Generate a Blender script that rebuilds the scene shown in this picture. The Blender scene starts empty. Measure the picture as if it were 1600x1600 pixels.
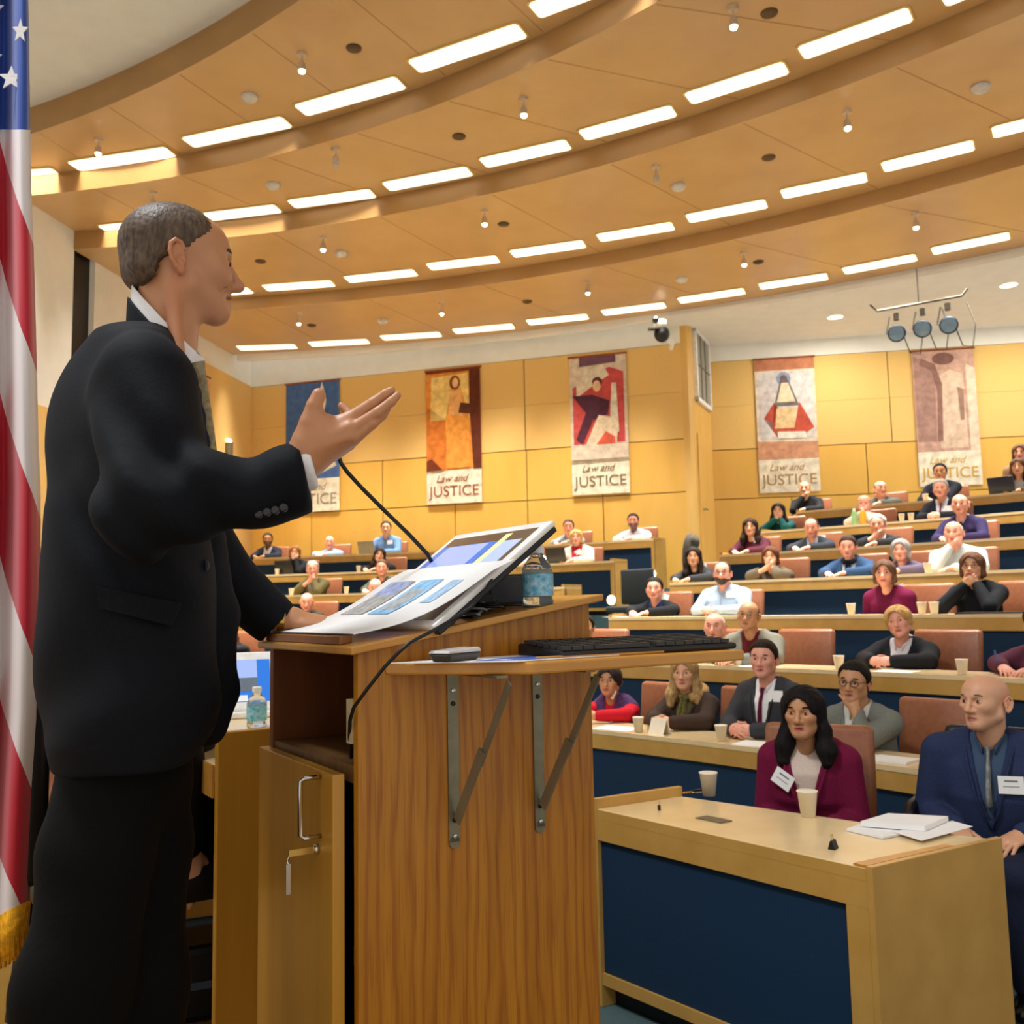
import bpy, math, random
import numpy as np
from mathutils import Matrix, Vector
rnd = random.Random(7)
COL = bpy.context.scene.collection

# ---------------------------------------------------------------- camera model (metres: X right, Y into the hall, Z up)
FPX, ROLL, PITCH, CZ = 1450.0, 0.020, math.atan(150/1450.0), 1.57
STAGE = 0.47
def _axes():
    f = np.array([0, math.cos(PITCH), math.sin(PITCH)]); r0 = np.array([1., 0, 0]); u0 = np.cross(r0, f)
    c, s = math.cos(ROLL), math.sin(ROLL)
    return c*r0 - s*u0, s*r0 + c*u0, f
CR, CU, CF = _axes()
def ray(x, y): return CF + CR*(x-800)/FPX - CU*(y-800)/FPX
def P(x, y, d):
    v = ray(x, y); return np.array([0, 0, CZ]) + v*d/v[1]
def PZ(x, y, z):
    v = ray(x, y); return np.array([0, 0, CZ]) + v*(z-CZ)/v[2]
def V3(*a): return np.array(a, float)
def nrm(v): v = np.asarray(v, float); return v/np.linalg.norm(v)

# ---------------------------------------------------------------- scene helpers
def tag(o, label=None, cat=None, group=None, kind=None):
    if label: o['label'] = label
    if cat: o['category'] = cat
    if group: o['group'] = group
    if kind: o['kind'] = kind
    return o
def empty(name, loc=(0, 0, 0), rz=0., label=None, cat=None, group=None):
    o = bpy.data.objects.new(name, None); COL.objects.link(o); o.empty_display_size = .05
    o.location = [float(v) for v in loc]; o.rotation_euler = (0, 0, rz)
    return tag(o, label, cat, group)
def link_mesh(name, me, mats, parent=None, smooth=False, loc=None, rz=None):
    o = bpy.data.objects.new(name, me); COL.objects.link(o)
    for m in (mats if isinstance(mats, (list, tuple)) else [mats]): me.materials.append(m)
    if smooth: me.polygons.foreach_set('use_smooth', [True]*len(me.polygons))
    if parent: o.parent = parent
    if loc is not None: o.location = [float(v) for v in loc]
    if rz is not None: o.rotation_euler = (0, 0, rz)
    return o
def kids(o): return list(o.children)
def copy_tree(o, parent=None):
    c = o.copy(); COL.objects.link(c)
    if parent: c.parent = parent
    for ch in kids(o): copy_tree(ch, c)
    return c

class MB:
    """collects shapes into one mesh"""
    def __init__(s): s.v = []; s.f = []; s.m = []
    def add(s, vs, fs, mi=0):
        n = len(s.v); s.v += [tuple(float(c) for c in v) for v in vs]; s.f += [tuple(i+n for i in f) for f in fs]; s.m += [mi]*len(fs); return s
    def box(s, c, d, ax=None, mi=0):
        """centre, full sizes, optional 3 axes"""
        A = np.eye(3) if ax is None else np.array(ax, float)
        c = np.array(c, float); h = np.array(d, float)/2
        vs = [c + A[0]*h[0]*i + A[1]*h[1]*j + A[2]*h[2]*k for i in (-1, 1) for j in (-1, 1) for k in (-1, 1)]
        fs = [(0, 1, 3, 2), (4, 6, 7, 5), (0, 4, 5, 1), (2, 3, 7, 6), (0, 2, 6, 4), (1, 5, 7, 3)]
        if np.linalg.det(A) < 0: fs = [f[::-1] for f in fs]
        return s.add(vs, fs, mi)
    def box2(s, a, b, mi=0):
        a = np.minimum(a, b), np.maximum(a, b); return s.box((a[0]+a[1])/2, a[1]-a[0], None, mi)
    def hexa(s, bot, top, mi=0):
        """prism between two polygons with the same count (bottom ccw from above)"""
        n = len(bot); vs = list(bot)+list(top)
        fs = [tuple(range(n))[::-1], tuple(range(n, 2*n))]+[(i, (i+1) % n, n+(i+1) % n, n+i) for i in range(n)]
        return s.add(vs, fs, mi)
    def prism(s, poly, z0, z1, mi=0):
        a = sum(poly[i][0]*poly[(i+1) % len(poly)][1]-poly[(i+1) % len(poly)][0]*poly[i][1] for i in range(len(poly)))
        if a < 0: poly = poly[::-1]
        return s.hexa([(p[0], p[1], z0) for p in poly], [(p[0], p[1], z1) for p in poly], mi)
    def tube(s, pts, r, n=10, mi=0, cap=True, flat=None):
        pts = [np.array(p, float) for p in pts]; m = len(pts); rr = r if hasattr(r, '__len__') else [r]*m
        vs = []; prev = None
        for i, p in enumerate(pts):
            t = nrm(pts[min(i+1, m-1)]-pts[max(i-1, 0)])
            a = prev if prev is not None else (V3(0, 0, 1) if abs(t[2]) < .9 else V3(1, 0, 0))
            a = nrm(a-t*(a@t)); b = np.cross(t, a); prev = a
            fl = flat or 1.
            vs += [p+rr[i]*(a*math.cos(2*math.pi*k/n)+b*fl*math.sin(2*math.pi*k/n)) for k in range(n)]
        fs = [(i*n+k, i*n+(k+1) % n, (i+1)*n+(k+1) % n, (i+1)*n+k) for i in range(m-1) for k in range(n)]
        if cap: fs += [tuple(range(n))[::-1], tuple(range((m-1)*n, m*n))]
        return s.add(vs, fs, mi)
    def lathe(s, prof, c=(0, 0, 0), ax=None, n=20, mi=0):
        """prof: list of (r, h) along axis"""
        A = np.eye(3) if ax is None else np.array(ax, float); c = np.array(c, float); vs = []
        for r, h in prof:
            vs += [c+A[2]*h+r*(A[0]*math.cos(2*math.pi*k/n)+A[1]*math.sin(2*math.pi*k/n)) for k in range(n)]
        m = len(prof)
        fs = [(i*n+k, i*n+(k+1) % n, (i+1)*n+(k+1) % n, (i+1)*n+k) for i in range(m-1) for k in range(n)]
        fs += [tuple(range(n))[::-1], tuple(range((m-1)*n, m*n))]
        return s.add(vs, fs, mi)
    def ball(s, c, r, n=12, mi=0, ax=None):
        R = r if hasattr(r, '__len__') else (r, r, r); A = np.eye(3) if ax is None else np.array(ax, float); c = np.array(c, float)
        vs = []; m = max(6, n//2+1)
        for i in range(m+1):
            t = math.pi*(i+.02*(i == 0)-.02*(i == m))/m
            vs += [c+A[0]*R[0]*math.sin(t)*math.cos(2*math.pi*k/n)+A[1]*R[1]*math.sin(t)*math.sin(2*math.pi*k/n)-A[2]*R[2]*math.cos(t) for k in range(n)]
        fs = [(i*n+k, i*n+(k+1) % n, (i+1)*n+(k+1) % n, (i+1)*n+k) for i in range(m) for k in range(n)]
        fs += [tuple(range(n))[::-1], tuple(range(m*n, (m+1)*n))]
        return s.add(vs, fs, mi)
    def build(s, name, mats, parent=None, smooth=False, loc=None, rz=None, bevel=0.):
        me = bpy.data.meshes.new(name); me.from_pydata(s.v, [], s.f); me.update()
        o = link_mesh(name, me, mats, parent, smooth, loc, rz)
        if any(s.m): me.polygons.foreach_set('material_index', s.m)
        if bevel:
            b = o.modifiers.new('Bevel', 'BEVEL'); b.width = bevel; b.segments = 2; b.limit_method = 'ANGLE'
        return o

# ---------------------------------------------------------------- materials
def lin(c):
    if isinstance(c, str): c = tuple(int(c[i:i+2], 16) for i in (0, 2, 4))
    return tuple(((v/255)/12.92 if v/255 <= .04045 else ((v/255+.055)/1.055)**2.4) for v in c)+(1.,)
_M = {}
def M(key, c=None, rough=.5, metal=0., noise=.10, scale=18., stretch=(1, 1, 1), bump=0., coat=0., trans=0., spec=.5, emit=0., sheen=0., c2=None, ior=1.45):
    if key in _M: return _M[key]
    m = bpy.data.materials.new(key); m.use_nodes = True; nt = m.node_tree; N = nt.nodes; L = nt.links
    b = N['Principled BSDF']; col = lin(c)
    b.inputs['Roughness'].default_value = rough; b.inputs['Metallic'].default_value = metal
    b.inputs['Specular IOR Level'].default_value = spec; b.inputs['Coat Weight'].default_value = coat
    b.inputs['Coat Roughness'].default_value = .15
    b.inputs['Transmission Weight'].default_value = trans; b.inputs['IOR'].default_value = ior
    if sheen: b.inputs['Sheen Weight'].default_value = sheen
    if emit:
        b.inputs['Emission Color'].default_value = col; b.inputs['Emission Strength'].default_value = emit
    tc = N.new('ShaderNodeTexCoord'); mp = N.new('ShaderNodeMapping'); nz = N.new('ShaderNodeTexNoise'); mx = N.new('ShaderNodeMix')
    mx.data_type = 'RGBA'; mp.inputs['Scale'].default_value = stretch
    nz.inputs['Scale'].default_value = scale; nz.inputs['Detail'].default_value = 4
    L.new(tc.outputs['Object'], mp.inputs[0]); L.new(mp.outputs[0], nz.inputs['Vector'])
    d = lin(c2) if c2 else tuple(min(1, v*(1+noise)) for v in col[:3])+(1,)
    e = col if c2 else tuple(v*(1-noise) for v in col[:3])+(1,)
    mx.inputs[6].default_value = e; mx.inputs[7].default_value = d
    rp = N.new('ShaderNodeMapRange'); rp.inputs[1].default_value = .3; rp.inputs[2].default_value = .7
    L.new(nz.outputs['Fac'], rp.inputs[0]); L.new(rp.outputs[0], mx.inputs[0]); L.new(mx.outputs[2], b.inputs['Base Color'])
    if bump:
        bp = N.new('ShaderNodeBump'); bp.inputs['Strength'].default_value = bump; bp.inputs['Distance'].default_value = .01
        L.new(nz.outputs['Fac'], bp.inputs['Height']); L.new(bp.outputs[0], b.inputs['Normal'])
    _M[key] = m; return m
def wood(key, c, c2, scale=3., stretch=(14, 14, .8), rough=.35, coat=.15, cath=0.):
    if key in _M: return _M[key]
    m = M(key, c, rough=rough, scale=scale, stretch=stretch, c2=c2, coat=coat)
    if cath:                                            # open cathedral grain (oak)
        N = m.node_tree.nodes; L = m.node_tree.links; b = N['Principled BSDF']
        tc = N.new('ShaderNodeTexCoord'); mp = N.new('ShaderNodeMapping'); mp.inputs['Scale'].default_value = (9, 9, 1.3)
        w = N.new('ShaderNodeTexWave'); w.wave_type = 'RINGS'; w.rings_direction = 'Z'; w.inputs['Scale'].default_value = 1.3
        w.inputs['Distortion'].default_value = 9; w.inputs['Detail'].default_value = 3; w.inputs['Detail Scale'].default_value = 1.1
        n2 = N.new('ShaderNodeTexNoise'); mp2 = N.new('ShaderNodeMapping'); mp2.inputs['Scale'].default_value = (260, 260, 7); n2.inputs['Scale'].default_value = 1.; n2.inputs['Detail'].default_value = 3
        L.new(tc.outputs['Object'], mp.inputs[0]); L.new(mp.outputs[0], w.inputs['Vector'])
        L.new(tc.outputs['Object'], mp2.inputs[0]); L.new(mp2.outputs[0], n2.inputs['Vector'])
        old = b.inputs['Base Color'].links[0].from_socket
        mx = N.new('ShaderNodeMix'); mx.data_type = 'RGBA'; mx.blend_type = 'MULTIPLY'; mx.inputs[7].default_value = (.70, .54, .32, 1)
        ma = N.new('ShaderNodeMath'); ma.operation = 'MULTIPLY'; ma.inputs[1].default_value = cath
        pw = N.new('ShaderNodeMath'); pw.operation = 'POWER'; pw.inputs[1].default_value = 3.
        L.new(w.outputs['Fac'], pw.inputs[0]); L.new(pw.outputs[0], ma.inputs[0]); L.new(ma.outputs[0], mx.inputs[0]); L.new(old, mx.inputs[6])
        m2 = N.new('ShaderNodeMix'); m2.data_type = 'RGBA'; m2.blend_type = 'MULTIPLY'; m2.inputs[7].default_value = (.68, .52, .3, 1)
        mr = N.new('ShaderNodeMapRange'); mr.inputs[1].default_value = .5; mr.inputs[2].default_value = .68; mr.inputs[4].default_value = .75
        L.new(n2.outputs['Fac'], mr.inputs[0]); L.new(mr.outputs[0], m2.inputs[0]); L.new(mx.outputs[2], m2.inputs[6]); L.new(m2.outputs[2], b.inputs['Base Color'])
    return m
def skin_mat():
    if 'skin' in _M: return _M['skin']
    m = bpy.data.materials.new('skin'); m.use_nodes = True; N = m.node_tree.nodes; L = m.node_tree.links; b = N['Principled BSDF']
    a = N.new('ShaderNodeAttribute'); a.attribute_name = 'Col'; L.new(a.outputs['Color'], b.inputs['Base Color'])
    b.inputs['Roughness'].default_value = .48; b.inputs['Subsurface Weight'].default_value = .0
    n = N.new('ShaderNodeTexNoise'); n.inputs['Scale'].default_value = 220; bp = N.new('ShaderNodeBump'); bp.inputs['Strength'].default_value = .12; bp.inputs['Distance'].default_value = .003
    L.new(n.outputs['Fac'], bp.inputs['Height']); L.new(bp.outputs[0], b.inputs['Normal'])
    _M['skin'] = m; return m
def hair_mat(c):
    k = 'hair_'+c
    if k in _M: return _M[k]
    d = lin(c)[:3]
    return M(k, c, rough=.7, noise=.4, scale=70, stretch=(1, 1, .25), bump=.25, spec=.2)
def cloth(c, noise=.12, bump=.15, rough=.85, scale=120, sheen=0.):
    return M('cloth_%s_%g' % (c, noise), c, rough=rough, noise=noise, scale=scale, bump=bump, spec=.2, sheen=sheen)

# ---------------------------------------------------------------- implicit surfaces -> one continuous skin
def cap(a, b, ra, rb=None, k=.015, op=0): return ('cap', np.array(a, float), np.array(b, float), ra, ra if rb is None else rb, k, op)
def ell(c, r, A=None, k=.015, op=0): return ('ell', np.array(c, float), np.array(r, float), np.eye(3) if A is None else np.array(A, float), k, op)
def plane(c, n, k=.004): return ('pln', np.array(c, float), nrm(n), k, 1)      # keeps the side where (p-c).n < 0
def loft(secs, A, k=.03, op=0):
    """secs: rows (z, cx, cy, a, b); A: two horizontal unit axes"""
    return ('lft', np.array(sorted(secs), float), np.array(A, float), k, op)
def fn(f, bb, k=.004, op=0): return ('fn', f, np.array(bb[0], float), np.array(bb[1], float), k, op)
def dist(p, X, Y, Z):
    t = p[0]
    if t == 'cap':
        a, b, ra, rb = p[1:5]; ba = b-a; L2 = ba@ba+1e-12
        x, y, z = X-a[0], Y-a[1], Z-a[2]
        h = np.clip((x*ba[0]+y*ba[1]+z*ba[2])/L2, 0, 1)
        return np.sqrt((x-h*ba[0])**2+(y-h*ba[1])**2+(z-h*ba[2])**2)-(ra+(rb-ra)*h)
    if t == 'ell':
        c, r, A = p[1:4]; x, y, z = X-c[0], Y-c[1], Z-c[2]
        q = [x*A[i][0]+y*A[i][1]+z*A[i][2] for i in range(3)]
        k0 = np.sqrt(sum((q[i]/r[i])**2 for i in range(3))); k1 = np.sqrt(sum((q[i]/r[i]**2)**2 for i in range(3)))+1e-9
        return k0*(k0-1)/k1
    if t == 'pln':
        c, n = p[1:3]; return -((X-c[0])*n[0]+(Y-c[1])*n[1]+(Z-c[2])*n[2])
    if t == 'lft':
        S, A = p[1:3]; zz = Z
        g = lambda i: np.interp(zz, S[:, 0], S[:, i])
        x, y = X-g(1), Y-g(2); a, b = g(3), g(4)
        u = (x*A[0][0]+y*A[0][1])/a; v = (x*A[1][0]+y*A[1][1])/b
        d = (np.sqrt(u*u+v*v)-1)*np.minimum(a, b)
        return np.maximum(d, np.maximum(S[0, 0]-zz, zz-S[-1, 0]))
    if t == 'fn': return p[1](X, Y, Z)
def bbox(p):
    t = p[0]
    if t == 'cap': r = max(p[3], p[4]); return np.minimum(p[1], p[2])-r, np.maximum(p[1], p[2])+r
    if t == 'ell': r = p[2].max(); return p[1]-r, p[1]+r
    if t == 'lft':
        S = p[1]; m = np.maximum(S[:, 3], S[:, 4])
        return np.array([(S[:, 1]-m).min(), (S[:, 2]-m).min(), S[0, 0]]), np.array([(S[:, 1]+m).max(), (S[:, 2]+m).max(), S[-1, 0]])
    if t == 'fn': return p[2], p[3]
    return None
def sdf_mesh(prims, h, off=0., lo=None, hi=None, extra=None, smooth=1):
    """smooth union/subtraction of prims sampled on a grid, meshed by surface nets"""
    bbs = [bbox(p) for p in prims if p[0] != 'pln' and p[-1] == 0]
    l = np.min([b[0] for b in bbs], 0)-3*h-off; u = np.max([b[1] for b in bbs], 0)+3*h+off
    if lo is not None: l = np.maximum(l, lo)
    if hi is not None: u = np.minimum(u, hi)
    n = np.maximum(np.ceil((u-l)/h).astype(int)+1, 4)
    ax = [(l[i]+h*np.arange(n[i])).astype(np.float32) for i in range(3)]
    F = np.full(n, .12, np.float32)
    for p in prims:
        op = p[-1]; k = p[-2]; bb = bbox(p); s = [slice(0, n[i]) for i in range(3)]
        if bb is not None:
            m = k+.06 if op == 0 else k+2*h
            for i in range(3):
                a = max(0, int((bb[0][i]-m-l[i])/h)); b = min(n[i], int((bb[1][i]+m-l[i])/h)+2); s[i] = slice(a, max(a, b))
            if any(x.stop <= x.start for x in s): continue
        X = ax[0][s[0]][:, None, None]; Y = ax[1][s[1]][None, :, None]; Z = ax[2][s[2]][None, None, :]
        d = dist(p, X, Y, Z); f = F[tuple(s)]
        if op == 0:
            q = np.maximum(k-np.abs(f-d), 0)/k if k > 0 else 0
            F[tuple(s)] = np.minimum(f, d)-q*q*k*.25
        else:
            d = -d; q = np.maximum(k-np.abs(f-d), 0)/k if k > 0 else 0
            F[tuple(s)] = np.maximum(f, d)+q*q*k*.25
    if off: F -= off
    if extra is not None: F = extra(F, ax[0][:, None, None], ax[1][None, :, None], ax[2][None, None, :])
    F[0] = F[-1] = .1; F[:, 0] = F[:, -1] = .1; F[:, :, 0] = F[:, :, -1] = .1
    ins = F < 0
    c = ins[:-1, :-1, :-1].astype(np.int8)
    for i in (0, 1):
        for j in (0, 1):
            for q in (0, 1):
                if i or j or q: c = c+ins[i:n[0]-1+i, j:n[1]-1+j, q:n[2]-1+q]
    act = (c > 0) & (c < 8); I = np.argwhere(act); idx = np.full(act.shape, -1, np.int32); idx[act] = np.arange(len(I))
    if not len(I): return np.zeros((0, 3)), np.zeros((0, 4), int)
    acc = np.zeros((len(I), 3)); cnt = np.zeros(len(I))
    corners = [(i, j, q) for i in (0, 1) for j in (0, 1) for q in (0, 1)]
    val = {o: F[I[:, 0]+o[0], I[:, 1]+o[1], I[:, 2]+o[2]].astype(float) for o in corners}
    for o in corners:
        for a in range(3):
            if o[a] == 0:
                o2 = list(o); o2[a] = 1; o2 = tuple(o2); f0, f1 = val[o], val[o2]; mk = (f0 < 0) != (f1 < 0)
                t = np.where(mk, f0/np.where(mk, f0-f1, 1), 0)
                for b in range(3): acc[:, b] += np.where(mk, o[b]+(t if b == a else 0), 0)
                cnt += mk
    vs = l+h*(I+acc/cnt[:, None])
    Q = []
    for a in range(3):
        b, d = (a+1) % 3, (a+2) % 3
        sl0 = [slice(None)]*3; sl1 = [slice(None)]*3; sl0[a] = slice(0, -1); sl1[a] = slice(1, None)
        e0, e1 = ins[tuple(sl0)], ins[tuple(sl1)]; E = np.argwhere(e0 != e1); sg = e0[tuple(E.T)]
        ok = (E[:, b] > 0) & (E[:, d] > 0); E = E[ok]; sg = sg[ok]
        if not len(E): continue
        def cell(db, dd):
            T = E.copy(); T[:, b] += db; T[:, d] += dd; return idx[tuple(T.T)]
        q = np.stack([cell(-1, -1), cell(0, -1), cell(0, 0), cell(-1, 0)], 1); q[~sg] = q[~sg][:, ::-1]; Q.append(q)
    Q = np.concatenate(Q)
    for _ in range(smooth):                              # light relaxation
        s = np.zeros_like(vs); m = np.zeros(len(vs))
        for i in range(4):
            np.add.at(s, Q[:, i], vs[Q[:, (i+1) % 4]]+vs[Q[:, i-1]]); np.add.at(m, Q[:, i], 2)
        vs = vs*.45+.55*s/np.maximum(m, 1)[:, None]
    return vs, Q
def mesh_from(name, parts):
    """parts: list of (verts, quads) joined into one mesh"""
    me = bpy.data.meshes.new(name); V = np.concatenate([p[0] for p in parts]); off = 0; F = []
    for p in parts: F.append(p[1]+off); off += len(p[0])
    F = np.concatenate(F).astype(np.int32)
    me.vertices.add(len(V)); me.vertices.foreach_set('co', V.astype(np.float32).ravel())
    me.loops.add(len(F)*4); me.loops.foreach_set('vertex_index', F.ravel())
    me.polygons.add(len(F)); me.polygons.foreach_set('loop_start', np.arange(len(F), dtype=np.int32)*4)
    me.update(calc_edges=True); me.validate()
    return me, V
def sdf_obj(name, prims, h, mat, parent=None, origin=(0, 0, 0), **kw):
    v, q = sdf_mesh(prims, h, **kw)
    if len(v) == 0: return None
    me, _ = mesh_from(name, [(v-np.array(origin), q)])
    return link_mesh(name, me, mat, parent, True)
def text_obj(name, s, size, mat, parent, M4, extrude=.002, italic=0.):
    cu = bpy.data.curves.new(name, 'FONT'); cu.body = s; cu.size = size; cu.align_x = 'CENTER'; cu.align_y = 'CENTER'; cu.extrude = extrude; cu.shear = italic
    t = bpy.data.objects.new(name, cu); COL.objects.link(t)
    me = bpy.data.meshes.new_from_object(t.evaluated_get(bpy.context.evaluated_depsgraph_get())); bpy.data.objects.remove(t)
    o = bpy.data.objects.new(name, me); COL.objects.link(o); me.materials.clear(); me.materials.append(mat)
    o.parent = parent; o.matrix_local = M4; return o
def frame4(x, y, z, o):
    m = Matrix.Identity(4)
    for i in range(3): m[i][0], m[i][1], m[i][2], m[i][3] = float(x[i]), float(y[i]), float(z[i]), float(o[i])
    return m
def arc(c, r, t0, t1, n=60, rev=False):
    return [np.array([c[0]+r*math.cos(t), c[1]+r*math.sin(t)]) for t in np.linspace(t0, t1, n)]
ORD = ['first', 'second', 'third', 'fourth', 'fifth', 'sixth', 'seventh', 'eighth', 'ninth', 'tenth', 'eleventh', 'twelfth']
# ================================================================ the room
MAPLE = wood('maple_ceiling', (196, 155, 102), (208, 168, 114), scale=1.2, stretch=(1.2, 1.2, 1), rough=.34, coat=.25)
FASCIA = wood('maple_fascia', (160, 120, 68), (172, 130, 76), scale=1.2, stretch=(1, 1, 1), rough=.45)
WALLWOOD = wood('wall_panel_wood', (226, 178, 86), (218, 168, 74), scale=1.4, stretch=(2.2, 2.2, .5), rough=.4, coat=.1)
WALLFAB = M('wall_fabric', (222, 182, 108), rough=.9, noise=.06, scale=90, bump=.1)
DESKWOOD = wood('desk_maple', (206, 160, 84), (192, 146, 70), scale=2.2, stretch=(3, 3, 3), rough=.33, coat=.2)
DESKTOP = wood('desk_top_maple', (238, 212, 164), (230, 202, 150), scale=2.2, stretch=(3, 3, 3), rough=.25, coat=.3)
BLUE = M('navy_panel', (0, 42, 72), rough=.75, noise=.14, scale=200, bump=.05)
WHITE = M('white_plaster', (236, 233, 222), rough=.9, noise=.03, scale=4)
CARPET = M('teal_carpet', (76, 100, 102), rough=.95, noise=.3, scale=260, bump=.3)
STAGEWOOD = wood('stage_floor_wood', (150, 112, 40), (132, 96, 32), scale=2, stretch=(1, 6, 1), rough=.4)
GAP = M('dark_groove', (60, 40, 16), rough=.9)
BLACK = M('black_plastic', (14, 14, 16), rough=.4, noise=.1)
CHROME = M('chrome', (200, 196, 190), rough=.18, metal=1., noise=.03)
STEEL = M('dull_steel', (128, 122, 100), rough=.42, metal=.75, noise=.12, scale=40)
LAMP = M('lamp_white', (255, 246, 224), emit=1.35, noise=0)
GLOW = M('lamp_bulb', (255, 240, 214), emit=6., noise=0)
PAPER = M('paper_white', (240, 238, 236), rough=.8, noise=.02)
CC = np.array([-9.033, -3.051]); R1, RS, Z1, ZS = 13.5, 1.301, .731, .362
def rad(k): return R1+(k-1)*RS
def ztop(k): return Z1+(k-1)*ZS
def zfl(k): return (k-1)*ZS
def arcslab(mb, c, r0, r1, t0, t1, z0, z1, n=40, mi=0):
    a = arc(c, r0, t0, t1, n); b = arc(c, r1, t0, t1, n); vs = []
    for p, q in zip(a, b): vs += [(p[0], p[1], z0), (q[0], q[1], z0), (q[0], q[1], z1), (p[0], p[1], z1)]
    fs = []
    for i in range(n-1):
        k = 4*i
        for j in range(4): fs.append((k+j, k+4+j, k+4+(j+1) % 4, k+(j+1) % 4))
    fs += [(0, 1, 2, 3), (4*n-1, 4*n-2, 4*n-3, 4*n-4)]
    return mb.add(vs, fs, mi)
D2 = math.radians
def lwx(y): return -5.1-.164*(17.9-y)                     # inner face of the left wall

# floors
m = MB(); m.prism([(-3.2, 7.6), (.35, 2.2), (2.2, -.6), (9.5, -.6), (9.5, 3.2)]+[tuple(p) for p in arc(CC, R1+.02, D2(18.6), D2(69), 50)], -.1, 0)
tag(m.build('floor', CARPET), kind='structure')
U = V3(.835, .55, 0); W = V3(-.55, .835, 0)              # lectern axes: towards the audience, away to the left
sd = nrm(V3(-.55, .835, 0))
q0 = V3(.35, 2.2, 0)-sd*3.3; q1 = V3(.35, 2.2, 0)+sd*6.7
m = MB(); m.prism([(q0[0], q0[1]), (q1[0], q1[1]), (lwx(7.8), 7.8), (lwx(-.6)+1.2, -.6)], -.1, STAGE)
tag(m.build('floor_stage', STAGEWOOD), kind='structure')
for k in range(1, 8):
    m = MB(); t0, t1 = D2(22), D2(69 if k < 3 else 76.5 if k < 7 else 53)
    arcslab(m, CC, rad(k)+.03, (rad(k+1)+.03) if k < 6 else rad(k)+1.32, t0, t1, -.1 if k == 1 else zfl(k)-.36, zfl(k), 60)
    tag(m.build('floor_tier', CARPET), kind='structure')

# curved desk rows
def desk_row(k, a0, a1, label):
    r, z, f = rad(k), ztop(k), zfl(k); n = max(12, int((a1-a0)*2)); a0, a1 = D2(a0), D2(a1)
    e = empty('curved_desk', (CC[0]+r*math.cos((a0+a1)/2), CC[1]+r*math.sin((a0+a1)/2), f), 0, label, 'desk', 'curved rows of lecture hall desks')
    o = np.array(e.location); c = CC-o[:2]; zo = f
    def part(nm, r0, r1, z0, z1, mat, b0=a0, b1=a1, nn=n, bev=0):
        m = MB(); arcslab(m, c, r0, r1, b0, b1, z0-zo, z1-zo, nn); return m.build(nm, mat, e)
    part('desktop', r-.004, r+.42, z-.028, z, DESKTOP)
    part('apron', r, r+.03, z-.125, z-.0285, DESKWOOD)
    part('modesty_panel', r+.03, r+.05, f+.1, z-.03, BLUE)
    part('base_trim', r+.025, r+.055, f+.06, f+.1, DESKWOOD)
    part('toe_kick', r+.06, r+.08, f+.001, f+.06, BLACK)
    da = .04/r
    for b in (a0, a1-da): part('end_panel', r-.002, r+.43, f+.001, z+.03, DESKWOOD, b, b+da, 2)
    return e
ROWN = ['front', 'second', 'third', 'fourth', 'fifth', 'sixth', 'topmost']
for k in range(1, 8): desk_row(k, 33.2 if k == 1 else 30., 51.6, 'curved maple desk with navy front, %s row of the right seating block' % ROWN[k-1])
for k in range(1, 7): desk_row(k, 56.3, 66 if k < 3 else 74 if k == 3 else 77.2, 'curved maple desk with navy front, %s row left of the aisle' % (ROWN[k-1] if k < 6 else 'highest'))
# round aisle lights on the row ends
for k, (x, y) in {6: (1010, 897), 5: (938, 938)}.items():
    p = np.array([*(CC+(rad(k)-.004)*np.array([math.cos(D2(56.4)), math.sin(D2(56.4))]))]); d = nrm(V3(-math.cos(D2(56.4)), -math.sin(D2(56.4)), 0)); s = nrm(np.cross(d, V3(0, 0, 1)))
    z = P(x, y, p[1])[2]
    e = empty('aisle_light', (p[0], p[1], z), 0, 'round glowing aisle light on the end of the %s left desk row' % ('highest' if k == 6 else 'fifth'), 'aisle light', 'aisle lights')
    MB().lathe([(.075, 0), (.075, .012)], ax=[s, V3(0, 0, 1), d]).build('rim', DESKWOOD, e)
    MB().lathe([(.062, .0125), (.055, .022), (.01, .026)], ax=[s, V3(0, 0, 1), d]).build('lens', GLOW, e)

# ---- walls
WL = [V3(-5.1, 17.95, 0), V3(2.92, 15.43, 0)]             # tall rear wall left of the pier
wd = nrm(WL[1]-WL[0]); wn = nrm(V3(wd[1], -wd[0], 0))     # wn points to the camera
if wn[1] > 0: wn = -wn
def wall_quad(mb, a, b, z0, z1, t=.12, mi=0, off=0.):
    d = nrm(b-a); n = nrm(V3(d[1], -d[0], 0)); n = n if n[1] < 0 or (abs(n[1]) < .3 and n[0] > 0) else -n
    a = a+n*off; b = b+n*off
    mb.prism([tuple(a[:2]), tuple(b[:2]), tuple((b-n*t)[:2]), tuple((a-n*t)[:2])], z0, z1, mi)
SEAMS = [1.2, 3.45, 4.35, 6.0]
def panelled(name, a, b, joints_low, joints_mid, joints_top, zbot=1.2):
    m = MB(); L = np.linalg.norm(b-a)
    wall_quad(m, a, b, zbot, 6.75, off=-.03, mi=2)          # dark backing seen in the grooves
    g = .016
    def row(z0, z1, js, mi):
        js = [0.]+[j for j in js if .1 < j < L-.1]+[L]
        for s0, s1 in zip(js[:-1], js[1:]):
            u = (b-a)/L; wall_quad(m, a+u*(s0+(g/2 if s0 > 0 else 0)), a+u*(s1-(g/2 if s1 < L else 0)), z0+g/2, z1-g/2, t=.028, mi=mi)
    row(zbot, 3.45, joints_low, 0); row(3.45, 4.35, joints_mid, 0); row(4.35, 5.16, joints_top, 1); row(5.16+-.012, 6.0, joints_top, 1)
    wall_quad(m, a, b, 6.0, 6.75, t=.028, mi=3, off=.004)
    return tag(m.build(name, [WALLWOOD, WALLFAB, GAP, WHITE]), kind='structure')
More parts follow.
